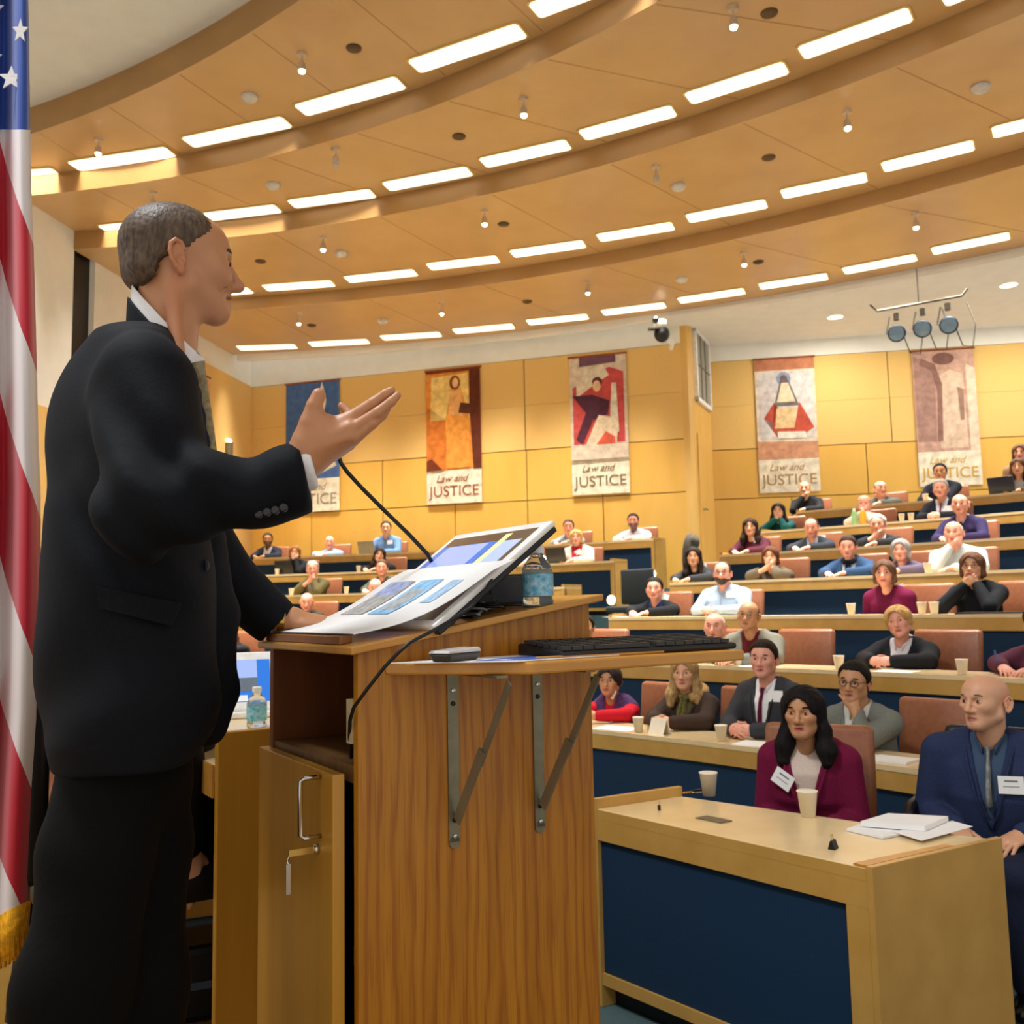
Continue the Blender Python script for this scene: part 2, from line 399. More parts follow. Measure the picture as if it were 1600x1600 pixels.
def s_at(a, b, x):                                          # distance along a wall to an image column
    d = nrm(b-a); v = ray(x, 780); t = (a[0]*v[1]-a[1]*v[0])/(d[1]*v[0]-d[0]*v[1]); return t
wa, wb = WL
panelled('wall_rear', wa, wb, [s_at(wa, wb, x) for x in (487, 598, 711, 824, 942)], [s_at(wa, wb, x) for x in (487, 598, 711, 824, 942)], [s_at(wa, wb, x) for x in (668, 823)])
WR = [V3(3.64, 16.72, 0), V3(11.5, 15.4, 0)]
panelled('wall_right', WR[0], WR[1], [s_at(*WR, x) for x in (1237, 1480)], [s_at(*WR, x) for x in (1358, 1480)], [s_at(*WR, x) for x in (1400,)], 1.8)
# pier between the two, with its door and the rounded corner
m = MB(); a, b = WL[1], WR[0]
cpts = [WL[1]+wd*t for t in (0, .03)]
m.prism([(2.92, 15.43), (3.02, 15.40), (3.10, 15.44), (3.66, 16.66), (3.66, 16.95), (2.9, 16.0)], 1.6, 6.4)
tag(m.build('wall_pier', wood('pier_wood', (222, 178, 96), (214, 168, 84), scale=1.6, stretch=(3, 3, .5), rough=.4)), kind='structure')
pd = nrm(V3(.56, 1.22, 0)); pn = V3(pd[1], -pd[0], 0)
m = MB(); c0 = V3(3.16, 15.57, 0)
m.box(c0+pd*.52+pn*.012+V3(0, 0, 3.25), (1.0, .03, 2.45), [pd, pn, V3(0, 0, 1)])
dr = tag(m.build('door_1', wood('door_wood', (226, 182, 100), (216, 168, 86), scale=1.6, stretch=(4, 4, .4), rough=.4), bevel=.004), kind='structure')
hb = c0+pd*.17+pn*.03; hz = P(1083, 796, hb[1])[2]
m = MB(); m.tube([hb+V3(0, 0, hz), hb+pn*.05+V3(0, 0, hz), hb+pn*.05+pd*.12+V3(0, 0, hz)], .014); m.build('door_handle', STEEL, dr)
# wall grille high on the pier
g = empty('wall_grille', tuple(V3(3.2, 15.66, 0)+pn*.02+V3(0, 0, 5.35)), 0, 'white framed grille with grey panes high on the pier above the door', 'vent')
gd = .5
m = MB(); zc = 0
for s in (-1, 1): m.box(pd*(s*.50), (.07, .06, 1.28), [pd, pn, V3(0, 0, 1)])
for s in (-1, 1): m.box(V3(0, 0, s*.605), (1.07, .06, .07), [pd, pn, V3(0, 0, 1)])
m.build('frame', M('grille_white', (236, 234, 228), rough=.5), g)
m = MB(); m.box(V3(0, 0, 0), (.94, .02, 1.15), [pd, pn, V3(0, 0, 1)]); m.build('backing', M('grille_grey', (148, 146, 132), rough=.6), g)
m = MB()
for s in (-.16, .16): m.box(pd*s+pn*.015, (.02, .02, 1.14), [pd, pn, V3(0, 0, 1)])
m.box(V3(0, 0, .02)+pn*.015, (.94, .02, .02), [pd, pn, V3(0, 0, 1)]); m.build('bars', M('grille_bar', (104, 104, 98), rough=.6), g)
g.location = [float(v) for v in (c0+pd*.55+pn*.03+V3(0, 0, P(1080, 578, 16.)[2]))]
# left wall with dark recess
m = MB()
for y0, y1, mi in ((12.9, 17.95, 0), (6.5, 12.42, 0)):
    a, b = V3(lwx(y1), y1, 0), V3(lwx(y0), y0, 0)
    m.prism([(a[0], a[1]), (b[0], b[1]), (b[0]-.15, b[1]), (a[0]-.15, a[1])], 0, 6.95, 0)
m.prism([(lwx(13.)-.08, 13.), (lwx(12.3)-.08, 12.3), (lwx(12.3)-.3, 12.3), (lwx(13.)-.3, 13.)], 0, 6.95, 1)
for y0, y1, z1 in ((15.0, 17.94, 6.0), (9.0, 12.41, 4.3)):
    a, b = V3(lwx(y1), y1, 0), V3(lwx(y0), y0, 0)
    m.prism([(a[0]+.03, a[1]), (b[0]+.03, b[1]), (b[0], b[1]), (a[0], a[1])], .4, z1, 2)
tag(m.build('wall_left', [WHITE, BLACK, WALLFAB]), kind='structure')
# wall lamp near the far left corner
y = 16.9; e = empty('wall_sconce', (lwx(y)+.06, y, P(357, 705, y)[2]), 0, 'small metal wall sconce glowing up and down near the left corner', 'wall lamp')
MB().lathe([(.08, -.16), (.08, .16)]).build('shade', STEEL, e)
MB().ball((0, 0, -.2), (.085, .085, .09)).build('lower_bulb', GLOW, e); MB().ball((0, 0, .18), (.06, .06, .05)).build('upper_bulb', GLOW, e)
MB().box((-.03, 0, 0), (.06, .06, .1)).build('bracket', STEEL, e)

# ---- ceiling: four stepped wooden bands
CIR = [((-12.04, -4.24), 15.92), ((-7.872, -2.061), 13.477), ((-6.96, -3.732), 16.166), ((-6.655, -4.681), 19.338), ((-7.44, -7.885), 25.138)]
BZ = [7.17, 6.90, 6.64, 6.44]
def left_angle(c, r):
    for t in np.linspace(D2(40), D2(120), 1600):
        x, y = c[0]+r*math.cos(t), c[1]+r*math.sin(t)
        if x < lwx(y)-.02 or (x < 1 and (V3(x, y, 0)-WL[0])@wn < -.02): return t
    return D2(110)
ARC = [arc(c, r, left_angle(c, r), D2(16), 90) for c, r in CIR]
for i in range(4):
    A, B = ARC[i], ARC[i+1]; z = BZ[i]; zu = (BZ[i-1] if i else 7.47)+.1; n = len(A); vs = []
    for p, q in zip(A, B): vs += [(p[0], p[1], z), (q[0], q[1], z), (q[0], q[1], z+.09), (p[0]+.0, p[1], zu)]
    fs = []; mi = []
    for k in range(n-1):
        j = 4*k
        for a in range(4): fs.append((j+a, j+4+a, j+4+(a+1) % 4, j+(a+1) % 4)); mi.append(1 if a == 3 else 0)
    fs += [(0, 1, 2, 3), (4*n-1, 4*n-2, 4*n-3, 4*n-4)]; mi += [0, 0]
    mb = MB(); mb.add(vs, fs); mb.m = mi
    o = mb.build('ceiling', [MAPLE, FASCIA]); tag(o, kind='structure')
    # fine board joints across the band
    mb = MB()
    for k in range(6, n-2, 7):
        a, b = A[k], B[k]; d = nrm(np.append(b-a, 0)); c = np.append((a+b)/2, z-.0005)
        mb.box(c, (np.linalg.norm(b-a)-.06, .012, .003), [d, np.cross(V3(0, 0, 1), d), V3(0, 0, 1)])
    tag(mb.build('ceiling_joint', FASCIA, o))
# upper white ceiling over the stage, and the lower white ceiling at the back right
m = MB(); m.prism([tuple(p) for p in arc(CIR[0][0], CIR[0][1]+.05, left_angle(*CIR[0]), D2(10), 60)]+[(3.5, -.6), (-8., -.6)], 7.5, 7.6)
tag(m.build('ceiling_stage', WHITE), kind='structure')
c4, r4 = CIR[4]; a0, a1 = D2(17), D2(68)
m = MB(); A = arc(c4, r4-.06, a0, D2(66.5), 90); wr_ = nrm(WR[1]-WR[0]); vs = []
for p, t in zip(A, np.linspace(a0, D2(66.5), 90)):
    u = V3(math.cos(t), math.sin(t), 0); g_ = WR[0]-V3(c4[0], c4[1], 0); den = u[0]*wr_[1]-u[1]*wr_[0]
    ro = min((g_[0]*wr_[1]-g_[1]*wr_[0])/den if abs(den) > 1e-6 else 31, 31.)+.1; q = np.array(c4)+ro*u[:2]
    vs += [(p[0], p[1], 6.30), (q[0], q[1], 6.30), (q[0], q[1], 6.38), (p[0], p[1], 6.38)]
m.add(vs, [(4*i+j, 4*i+4+j, 4*i+4+(j+1) % 4, 4*i+(j+1) % 4) for i in range(89) for j in range(4)]+[(0, 1, 2, 3), (359, 358, 357, 356)])
tag(m.build('ceiling_rear', WHITE), kind='structure')
m = MB(); arcslab(m, c4, r4-.03, r4+.03, a0, left_angle(c4, r4)-.005, 6.31, 6.6, 90); tag(m.build('ceiling_fascia', WHITE), kind='structure')

# ---- slot lights
SL = {
 'A': (7.17, [(20, 274, 93, 268), (112, 259, 270, 235), (290, 222, 452, 188), (466, 172, 630, 126), (643, 104, 820, 44), (830, 17, 1010, -52)]),
 'B': (6.90, [(158, 357, 300, 342), (320, 338, 438, 324), (452, 318, 586, 300), (600, 291, 737, 265), (751, 254, 892, 223), (906, 211, 1057, 170), (1071, 154, 1233, 102), (1247, 83, 1428, 18), (1467, 0, 1660, -80)]),
 'C': (6.64, [(285, 461, 394, 452), (411, 449, 523, 441), (539, 436, 652, 424), (667, 416, 781, 403), (797, 396, 916, 379), (932, 371, 1055, 351), (1071, 341, 1201, 316), (1218, 303, 1358, 274), (1375, 261, 1526, 224), (1546, 207, 1700, 168)]),
 'D': (6.44, [(370, 543, 465, 540), (482, 537, 578, 532), (594, 527, 691, 521), (707, 517, 805, 508), (822, 503, 921, 493), (939, 488, 1042, 475), (1058, 469, 1166, 453), (1184, 447, 1296, 430), (1315, 423, 1435, 400), (1453, 392, 1581, 366)])}
BN = {'A': 'highest', 'B': 'second highest', 'C': 'third highest', 'D': 'lowest'}
def slot(name, L, w, z, mat, parent, grow=0., dz=0., c=.03):
    m = MB(); x, y = L/2+grow, w/2+grow; k = c
    pts = [(-x+k, -y), (x-k, -y), (x, -y+k), (x, y-k), (x-k, y), (-x+k, y), (-x, y-k), (-x, -y+k)]
    m.prism(pts, -.012+dz, .004+dz); return m.build(name, mat, parent)
SLOTW, SPREAD = 46., 52.
def lamp_area(l, w, loc, ang, power):
    d = bpy.data.lights.new('slot_lamp', 'AREA'); d.shape = 'RECTANGLE'; d.size = l; d.size_y = w; d.energy = power; d.color = (1.0, .96, .88); d.spread = math.radians(SPREAD)
    o = bpy.data.objects.new('slot_lamp', d); COL.objects.link(o); o.location = [float(v) for v in loc]; o.rotation_euler = (0, 0, ang)
TRIM = wood('slot_trim', (226, 190, 110), (220, 182, 100), rough=.5)
for b, (z, L) in SL.items():
    for i, (x0, y0, x1, y1) in enumerate(L):
        a, c = PZ(x0, y0, z), PZ(x1, y1, z); d = c-a; ln = np.linalg.norm(d); ang = math.atan2(d[1], d[0])
        e = empty('ceiling_light', (a+c)/2+V3(0, 0, -.002), ang, 'rectangular white light panel, %s from left along the %s wooden ceiling band' % (ORD[i], BN[b]), 'ceiling light', 'ceiling light panels')
        w = .30 if b == 'D' else .28 if b == 'C' else .25
        slot('diffuser', ln-.06, w, z, LAMP, e, 0, -.004); slot('frame', ln-.06, w, z, TRIM, e, .02, 0.)
        lamp_area(ln-.06, w, (a+c)/2+V3(0, 0, -.03), ang, SLOTW)
# ---- spot lamps hanging from the bands
PALE = M('pale_metal', (206, 186, 160), rough=.4, metal=.3)
def spot(x, y, z, i, lit, bn):
    p = PZ(x, y-18 if z > 6.6 else y-14, z); d = p[1]
    e = empty('spot_lamp', (p[0], p[1], z), 0, '%s spot lamp hanging %s under the %s wooden ceiling band' % ('glowing' if lit else 'unlit', i, bn), 'spot lamp', 'ceiling spot lamps')
    MB().lathe([(.045, -.025), (.05, 0)], n=14).build('mount', PALE, e)
    MB().tube([(0, 0, -.02), (0, 0, -.1)], .008).build('stem', PALE, e)
    MB().lathe([(.022, -.09), (.034, -.11), (.04, -.17), (.038, -.18)], n=14).build('housing', PALE, e)
    MB().ball((0, 0, -.185), (.036, .036, .03)).build('bulb', GLOW if lit else M('dead_bulb', (190, 185, 175), rough=.3), e)
POS = ['at far left', 'second from left', 'third from left', 'fourth from left', 'fifth from left']
for b, z, L in (('A', 7.17, [(154, 235, 1), (472, 102, 1)]), ('B', 6.9, [(240, 318, 1), (525, 250, 0), (818, 172, 1), (1145, 30, 1)]), ('C', 6.64, [(505, 388, 1), (757, 347, 1), (1025, 277, 0), (1323, 192, 1)]), ('D', 6.44, [(467, 503, 1), (690, 487, 1), (918, 454, 1), (1162, 408, 1), (1430, 348, 1)])):
    for i, (x, y, l) in enumerate(L): spot(x, y, z, POS[i], l, BN[b])
SENS = M('sensor_white', (214, 206, 192), rough=.5); OV = M('sprinkler_brown', (92, 70, 44), rough=.5, metal=.4)
for i, (x, y, z, b) in enumerate([(390, 150, 7.17, 'A'), (427, 288, 6.9, 'B'), (1532, 135, 6.64, 'C'), (533, 394, 6.64, 'C'), (1060, 290, 6.64, 'C'), (598, 500, 6.44, 'D'), (1065, 435, 6.44, 'D')]):
    p = PZ(x, y, z); near = ['above the speaker', 'over the speaker', 'far right', 'near the speaker', 'beside an unlit lamp', 'at left', 'above the wall camera'][i]
    tag(MB().lathe([(.02, -.07), (.07, -.05), (.09, -.02), (.09, 0)], n=16).build('smoke_detector', SENS, None, True, p), 'white smoke detector on the %s ceiling band, %s' % (BN[b], near), 'smoke detector', 'smoke detectors')
for i, (x, y, z, b) in enumerate([(553, 75, 7.17, 'A'), (717, 213, 6.9, 'B'), (1202, 20, 6.9, 'B'), (407, 408, 6.64, 'C'), (787, 350, 6.64, 'C'), (1201, 246, 6.64, 'C'), (487, 508, 6.44, 'D'), (824, 471, 6.44, 'D'), (1185, 409, 6.44, 'D')]):
    p = PZ(x, y, z)
    tag(MB().lathe([(.035, -.03), (.075, -.012), (.08, 0)], n=14).build('sprinkler', OV, None, True, p), 'small brown sprinkler cover on the %s ceiling band, %s' % (BN[b], ['by the topmost lamp', 'left', 'right', 'left', 'middle', 'right', 'left', 'middle', 'right'][i]), 'sprinkler', 'sprinkler covers')
def down_lamp(p):
    d = bpy.data.lights.new('down_lamp', 'AREA'); d.shape = 'DISK'; d.size = .24; d.energy = 62; d.color = (1, .95, .86)
    o = bpy.data.objects.new('down_lamp', d); COL.objects.link(o); o.location = [float(v) for v in p]
for nm_, q_ in (('beyond the right end of the desk rows', (11.4, 12.2)), ('over the topmost row at the right', (8.6, 14.3))):  # unseen pair added with housings to brighten the rear right wall
    e = empty('recessed_light', (q_[0], q_[1], 6.3), 0, 'added round recessed light in the rear ceiling, '+nm_, 'ceiling light', 'round recessed lights')
    MB().lathe([(.125, -.012), (.125, 0)], n=28).build('diffuser', LAMP, e); MB().lathe([(.14, -.008), (.14, .0)], n=28).build('rim', WHITE, e); down_lamp((q_[0], q_[1], 6.27))
for i, (x, y) in enumerate([(1305, 495), (1576, 445)]):
    e = empty('recessed_light', PZ(x, y, 6.3), 0, 'round recessed light in the white rear ceiling, %s the track lights' % ('left of' if i == 0 else 'right of'), 'ceiling light', 'round recessed lights')
    MB().lathe([(.125, -.012), (.125, 0)], n=28).build('diffuser', LAMP, e); MB().lathe([(.14, -.008), (.14, .0)], n=28).build('rim', WHITE, e)
    down_lamp(PZ(x, y, 6.3)+V3(0, 0, -.03))
# ---- track of stage spots under the rear ceiling
a, c = P(1371, 486, 13.2), P(1503, 462, 12.6)
tr = empty('track_light', (a+c)/2, 0, 'dark metal bar with three small stage spotlights under the white rear ceiling', 'spotlight bar'); o = (a+c)/2
DK = M('dark_metal', (70, 64, 54), rough=.5, metal=.6)
MB().tube([a-o+V3(-.1, 0, .1), a-o, c-o, c-o+V3(.08, 0, .1)], .018).build('bar', DK, tr)
up = (a+c)/2-o
MB().tube([up, up+V3(0, 0, 6.3-o[2])], .008).build('drop_rod', DK, tr)
for i, (x, y, hx, hy) in enumerate([(1400, 490, 1403, 520), (1441, 482, 1443, 513), (1480, 474, 1484, 507)]):
    d = 13.1-.2*i; t = P(x, y, d)-o; h = P(hx, hy, d-.15)-o
    s = MB().tube([t, t+V3(0, 0, -.1)], .04).build('clamp', DK, tr)
    ax = nrm(V3(-.5, -.75, -.3)); sx = nrm(np.cross(ax, V3(0, 0, 1))); uz = np.cross(sx, ax)
    s = MB().lathe([(.05, -.14), (.1, -.1), (.12, .06), (.125, .1)], h, [sx, uz, ax], 16).build('spot_head', M('spot_blue_black', (36, 50, 66), rough=.35, metal=.3), tr, True)
    MB().lathe([(.105, .1), (.03, .11)], h, [sx, uz, ax], 16).build('lens', M('spot_lens', (120, 150, 180), rough=.1), s)
    MB().tube([t+V3(-.1, 0, -.05), t+V3(-.16, 0, -.3), h+V3(-.05, .05, 0)], .012).build('yoke', DK, tr)
    MB().tube([h+V3(.08, 0, -.05), h+V3(.16, 0, -.3), h+V3(.3, 0, -.32), h+V3(.36, 0, 0), t+V3(.28, 0, 0)], .008).build('cable', DK, tr)
# ---- camera on the pier
cp = P(1034, 520, 14.9)
cm = empty('wall_camera', cp, 0, 'black and white dome camera on a bracket beside the grille', 'camera')
MB().ball((0, 0, -.02), (.13, .12, .14), 16).build('dome', BLACK, cm, True)
MB().lathe([(.09, .08), (.11, .12), (.1, .2)], (-.02, 0, 0)).build('cap', WHITE, cm, True)
MB().ball((-.1, -.06, .2), .06).build('lens', BLACK, cm, True)
MB().tube([(.05, .05, -.08), (.2, .2, -.12), (.25, .62, -.1)], .04).build('bracket', WHITE, cm)
MB().box((-.08, -.06, .05), (.3, .1, .03)).build('plate', DK, cm)

# ---- banners
def banner(name_i, cor, frac, top_c, shapes, txt_c, label, wall):
    """cor: image corners tl, tr, br, bl on the wall; shapes: (colour, polygon in 0..1 banner units, layer)"""
    a, n = wall
    def onw(x, y):
        v = ray(x, y); q = V3(0, 0, CZ); t = ((a-q)@n)/(v@n); return q+v*t
    tl, trr, br, bl = [onw(*c) for c in cor]
    w = (np.linalg.norm((trr-tl)[:2])+np.linalg.norm((br-bl)[:2]))/2; zt = (tl[2]+trr[2])/2; zb = (bl[2]+br[2])/2; H = zt-zb
    cen = (tl+trr+br+bl)/4; ctr = V3(cen[0], cen[1], zb)+n*.03
    ux = nrm(V3(-n[1], n[0], 0)); ux = ux if ux[0] > 0 else -ux
    e = empty('wall_banner', ctr, 0, label, 'banner', 'hanging wall banners'); up = V3(0, 0, 1)
    def B(u, v, l): return ux*(u-.5)*w+up*v*H+n*(.004+.003*l)
    def poly(nm, col, pts, l, t=.003):
        m = MB(); q = [B(u, v, l) for u, v in pts]; ar = sum(pts[i][0]*pts[(i+1) % len(pts)][1]-pts[(i+1) % len(pts)][0]*pts[i][1] for i in range(len(pts)))
        if ar < 0: q = q[::-1]
        m.hexa([p-n*t for p in q], q); return m.build(nm, cloth(col, .22, 0, scale=9), e)
    poly('caption_panel', 'E2D6BE', [(0, 0), (1, 0), (1, frac), (0, frac)], 0, .006)
    poly('picture_panel', top_c, [(0, frac), (1, frac), (1, 1), (0, 1)], 0, .006)
    for c, pts, l in shapes: poly('painted_shape', c, [(u, frac+v*(1-frac)) for u, v in pts], l)
    MB().tube([B(-.02, 1, 0), B(1.02, 1, 0)], .018).build('hanging_rod', cloth('8A4A2C'), e)
    f4 = lambda u, v, l: frame4(ux, up, n, B(u, v, l))
    text_obj('lettering', 'JUSTICE', w*.26, cloth(txt_c, .1, 0), e, f4(.5, frac*.36, 1.2))
    text_obj('lettering', 'Law and', w*.17, cloth(txt_c, .1, 0), e, f4(.45, frac*.74, 1.2), italic=.4)
    return e
def circ2(cx, cy, rx, ry, n=14): return [(cx+rx*math.cos(2*math.pi*k/n), cy+ry*math.sin(2*math.pi*k/n)) for k in range(n)]
LWALL = (WL[0], wn); rd = nrm(WR[1]-WR[0]); rn = V3(rd[1], -rd[0], 0); rn = rn if rn[1] < 0 else -rn; RWALL = (WR[0], rn)
banner(0, [(447, 600), (531, 595), (532, 798), (449, 801)], .25, '46659A', [('D8CDB8', [(.45, .0), (.95, .12), (.8, .3), (.62, .36), (.4, .2), (.1, .15), (.05, 0)], 1), ('3A3A40', [(.5, .3), (.8, .35), (.78, .55), (.6, .62), (.48, .5)], 1), ('D8D2C0', [(.58, .6), (.7, .6), (.76, .8), (.68, 1.), (.62, .86)], 2), ('3A3A40', circ2(.52, .66, .08, .06), 2)], '8A8478', 'blue wall banner with a pale flame, behind the raised hand', LWALL)
banner(1, [(666, 580), (750, 575), (755, 785), (669, 788)], .245, 'D98A3C', [('E8C878', [(.08, .5), (.8, .5), (.78, .95), (.1, .93)], 1), ('C4702C', [(0, 0), (.35, 0), (.38, .5), (.05, .62), (0, .6)], 1), ('5C2C1C', [(.86, 0), (1, 0), (1, 1), (.8, 1), (.8, .6)], 2), ('DE9440', [(.38, .02), (.8, .02), (.78, .55), (.66, .78), (.46, .78), (.36, .5)], 3), ('E0A868', [(.42, .55), (.68, .52), (.66, .8), (.58, .84), (.46, .8)], 4), ('8A4420', circ2(.54, .86, .1, .075), 4), ('E4B880', circ2(.55, .86, .055, .05), 5), ('5C3420', [(.6, .56), (.82, .54), (.82, .64), (.64, .66)], 5), ('6A3018', [(0, .97), (1, .97), (1, 1), (0, 1)], 5), ('6A3018', [(0, 0), (.3, 0), (.1, .12), (0, .1)], 4)], '8C4A38', 'orange wall banner of a robed figure, second from left on the rear wall', LWALL)
banner(2, [(889, 560), (977, 552), (986, 768), (896, 776)], .25, 'CDBCA8', [('B84A48', [(.05, .15), (.95, .15), (.95, .82), (.7, .88), (.3, .75), (.05, .7)], 1), ('6A4A5A', [(.18, .9), (.82, .92), (.82, 1), (.18, 1)], 2), ('D8CBB4', [(.12, .6), (.45, .72), (.7, .8), (.6, .9), (.3, .86), (.12, .72)], 3), ('4A2836', [(.05, .62), (.4, .62), (.7, .55), (.66, .42), (.4, .38), (.2, .15), (.1, .2), (.28, .45)], 4), ('D8C4A6', [(.25, .12), (.5, .42), (.85, .38), (.8, .12)], 5), ('C85844', [(.45, .14), (.62, .26), (.78, .2), (.78, .14)], 6), ('E0B890', circ2(.48, .7, .07, .055), 5), ('5A2C30', circ2(.49, .74, .09, .05), 4), ('D6CDB8', [(.68, .2), (.85, .25), (.82, .72), (.74, .72)], 4), ('CBB9A4', [(0, 0), (1, 0), (1, .13), (0, .13)], 7)], '77664E', 'red and plum wall banner of a seated figure nearest the pier', LWALL)
banner(3, [(1177, 562), (1270, 558), (1283, 768), (1188, 770)], .245, 'D6C6B0', [('B87858', [(0, .88), (1, .88), (1, 1), (0, 1)], 1), ('C79070', [(0, 0), (1, 0), (1, .16), (0, .18)], 1), ('C8C0BC', [(.05, .2), (.95, .2), (.95, .86), (.05, .86)], 1), ('8890A8', circ2(.48, .79, .12, .07), 2), ('6A5A58', circ2(.48, .79, .06, .04), 3), ('6E6660', [(.3, .52), (.72, .52), (.56, .78), (.42, .78)], 2), ('D8C8A8', [(.35, .56), (.66, .56), (.55, .75), (.44, .75)], 3), ('B8503C', [(.12, .4), (.3, .56), (.26, .3), (.35, .2), (.75, .22), (.95, .3), (.72, .56), (.62, .3)], 2), ('D8B888', [(.3, .3), (.62, .3), (.68, .5), (.34, .5)], 3), ('C4B8B4', [(.08, .4), (.25, .62), (.2, .7), (.08, .6)], 4), ('E0D8C8', [(.34, .2), (.82, .2), (.8, .26), (.34, .27)], 4)], 'B08A5A', 'pale wall banner with a small blue circle, just right of the pier', RWALL)
banner(4, [(1424, 548), (1520, 546), (1535, 757), (1436, 761)], .25, 'BC9684', [('A07C70', [(.02, .1), (.32, .1), (.36, .85), (.02, .95)], 1), ('D0B49C', [(.38, .03), (.82, .03), (.8, .75), (.6, .8), (.4, .74)], 1), ('7A5850', circ2(.5, .91, .18, .06), 2), ('8A665C', [(.1, .86), (.3, .8), (.38, .6), (.34, .1), (.42, .1), (.46, .66), (.36, .86), (.15, .92)], 2), ('9A7868', [(.72, .3), (.78, .3), (.8, .6), (.7, .62)], 3), ('D8C0A8', [(.85, 0), (1, 0), (1, .8), (.85, .85)], 1)], 'C8A040', 'faded rose wall banner with a grey arch, farthest right', RWALL)
# pink banner on the left wall
y0, y1 = 14.9, 16.2; z0, z1 = P(330, 745, 15.5)[2], P(330, 575, 15.5)[2]
e = empty('wall_banner', (lwx(15.55)+.05, 15.55, z0), 0, 'pinkish banner on the left wall behind the speaker\'s tie', 'banner', 'hanging wall banners')
ld = nrm(V3(lwx(y1)-lwx(y0), y1-y0, 0)); ln_ = V3(ld[1], -ld[0], 0)
m = MB(); m.box(V3(0, 0, (z1-z0)/2), (1.3, .012, z1-z0), [ld, ln_, V3(0, 0, 1)]); m.build('cloth', cloth('D2A478', .15, 0, scale=6), e)
for q, (u, v, s) in enumerate([(-.2, 1.3, .12), (.1, 1.0, .16), (-.1, .7, .1), (.25, 1.5, .08)]):
    MB().lathe([(s, 0), (s*.9, .004)], ld*u+ln_*.007+V3(0, 0, v), [ld, V3(0, 0, 1), ln_], 12).build('painted_shape', cloth('B08458', .2, 0), e)
MB().tube([ld*-.66+V3(0, 0, z1-z0), ld*.66+V3(0, 0, z1-z0)], .018).build('hanging_rod', cloth('8A4A2C'), e)
# ================================================================ lectern (local axes: x towards the audience, y away to the left, z above the stage)
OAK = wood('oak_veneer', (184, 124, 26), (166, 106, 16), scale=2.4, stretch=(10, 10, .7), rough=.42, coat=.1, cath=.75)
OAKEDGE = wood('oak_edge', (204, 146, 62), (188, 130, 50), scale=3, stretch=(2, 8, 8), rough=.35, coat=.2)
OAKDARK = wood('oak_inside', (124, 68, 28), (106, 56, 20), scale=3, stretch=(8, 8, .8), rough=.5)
DOORW = wood('door_maple', (192, 140, 46), (172, 120, 30), scale=2., stretch=(7, 7, .35), rough=.35, coat=.2)
BRASS = M('brass', (206, 170, 90), rough=.28, metal=1., noise=.05)
LC = V3(-.268, 1.6, STAGE); LANG = math.atan2(.55, .835)
def LW(u, w, z): return LC+U*u+W*w+V3(0, 0, z)            # local -> world
def lzt(u): return (1.510-STAGE)+(1.594-1.510)*(u+.02)/.54
lec = empty('lectern', LC, LANG, 'oak lectern with sloped top, open shelf and door ajar, in front of the speaker', 'lectern')
def slab(mb, u0, u1, w0, w1, zt0, zt1, t, mi=0):
    mb.hexa([(u0, w0, zt0-t), (u1, w0, zt1-t), (u1, w1, zt1-t), (u0, w1, zt0-t)], [(u0, w0, zt0), (u1, w0, zt1), (u1, w1, zt1), (u0, w1, zt0)], mi)
m = MB(); m.hexa([(0, 0, 0), (.502, 0, 0), (.502, .02, 0), (0, .02, 0)], [(0, 0, lzt(0)-.0145), (.502, 0, lzt(.502)-.0145), (.502, .02, lzt(.502)-.0145), (0, .02, lzt(0)-.0145)])
sp = m.build('side_panel', OAK, lec, bevel=.002)
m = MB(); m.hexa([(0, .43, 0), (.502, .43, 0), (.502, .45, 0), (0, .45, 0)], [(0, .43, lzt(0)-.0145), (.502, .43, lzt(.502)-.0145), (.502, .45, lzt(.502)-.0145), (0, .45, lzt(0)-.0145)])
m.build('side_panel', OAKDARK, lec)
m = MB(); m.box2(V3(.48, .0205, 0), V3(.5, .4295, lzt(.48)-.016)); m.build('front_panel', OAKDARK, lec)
m = MB(); slab(m, -.02, .525, -.02, .475, lzt(-.02), lzt(.525), .014); m.build('top', OAKEDGE, lec, bevel=.003)
m = MB(); slab(m, -.012, .012, .05, .44, lzt(-.012)+.0145, lzt(.012)+.0145, .0143); m.build('paper_ledge', OAKDARK if 0 else wood('ledge_wood', (150, 92, 40), (134, 80, 32), rough=.4), lec, bevel=.002)
zs = 1.307-STAGE
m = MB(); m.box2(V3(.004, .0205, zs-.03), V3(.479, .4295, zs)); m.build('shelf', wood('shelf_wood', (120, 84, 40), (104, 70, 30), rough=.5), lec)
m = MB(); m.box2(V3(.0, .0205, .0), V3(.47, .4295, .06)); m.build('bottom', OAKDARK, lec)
# black tape on the inside
m = MB()
for (w0, w1, z0, z1) in ((.20, .385, .905+.02, .99), (.04, .22, .88, .96)): m.box2(V3(.477, w0, z0), V3(.4799, w1, z1))
m.build('black_tape', BLACK, lec)
# door ajar, hinged at the far side
ex = nrm(V3(*[(V3(.528, -.849, 0)@U), (V3(.528, -.849, 0)@W), 0])); ey = V3(-ex[1], ex[0], 0)
dl = .42; hp = V3(-.012, .448, 0)
m = MB(); m.box(hp+ex*dl/2+V3(0, 0, (zs-.012+.07)/2), (dl, .022, zs-.012-.07), [ex, ey, V3(0, 0, 1)])
door = m.build('door', DOORW, lec, bevel=.002)
outn = ey if ey[0] < 0 else -ey
def DP(s, z, o): return hp+ex*s+outn*(.011+o)+V3(0, 0, z)
zz0 = [1.285-STAGE, 1.185-STAGE]
m = MB(); s0 = dl-.055
m.tube([DP(s0, zz0[0], 0), DP(s0, zz0[0], .03), DP(s0-.004, zz0[0]-.004, .036), DP(s0-.004, zz0[1]+.004, .036), DP(s0, zz0[1], .03), DP(s0, zz0[1], 0)], .0042, 10)
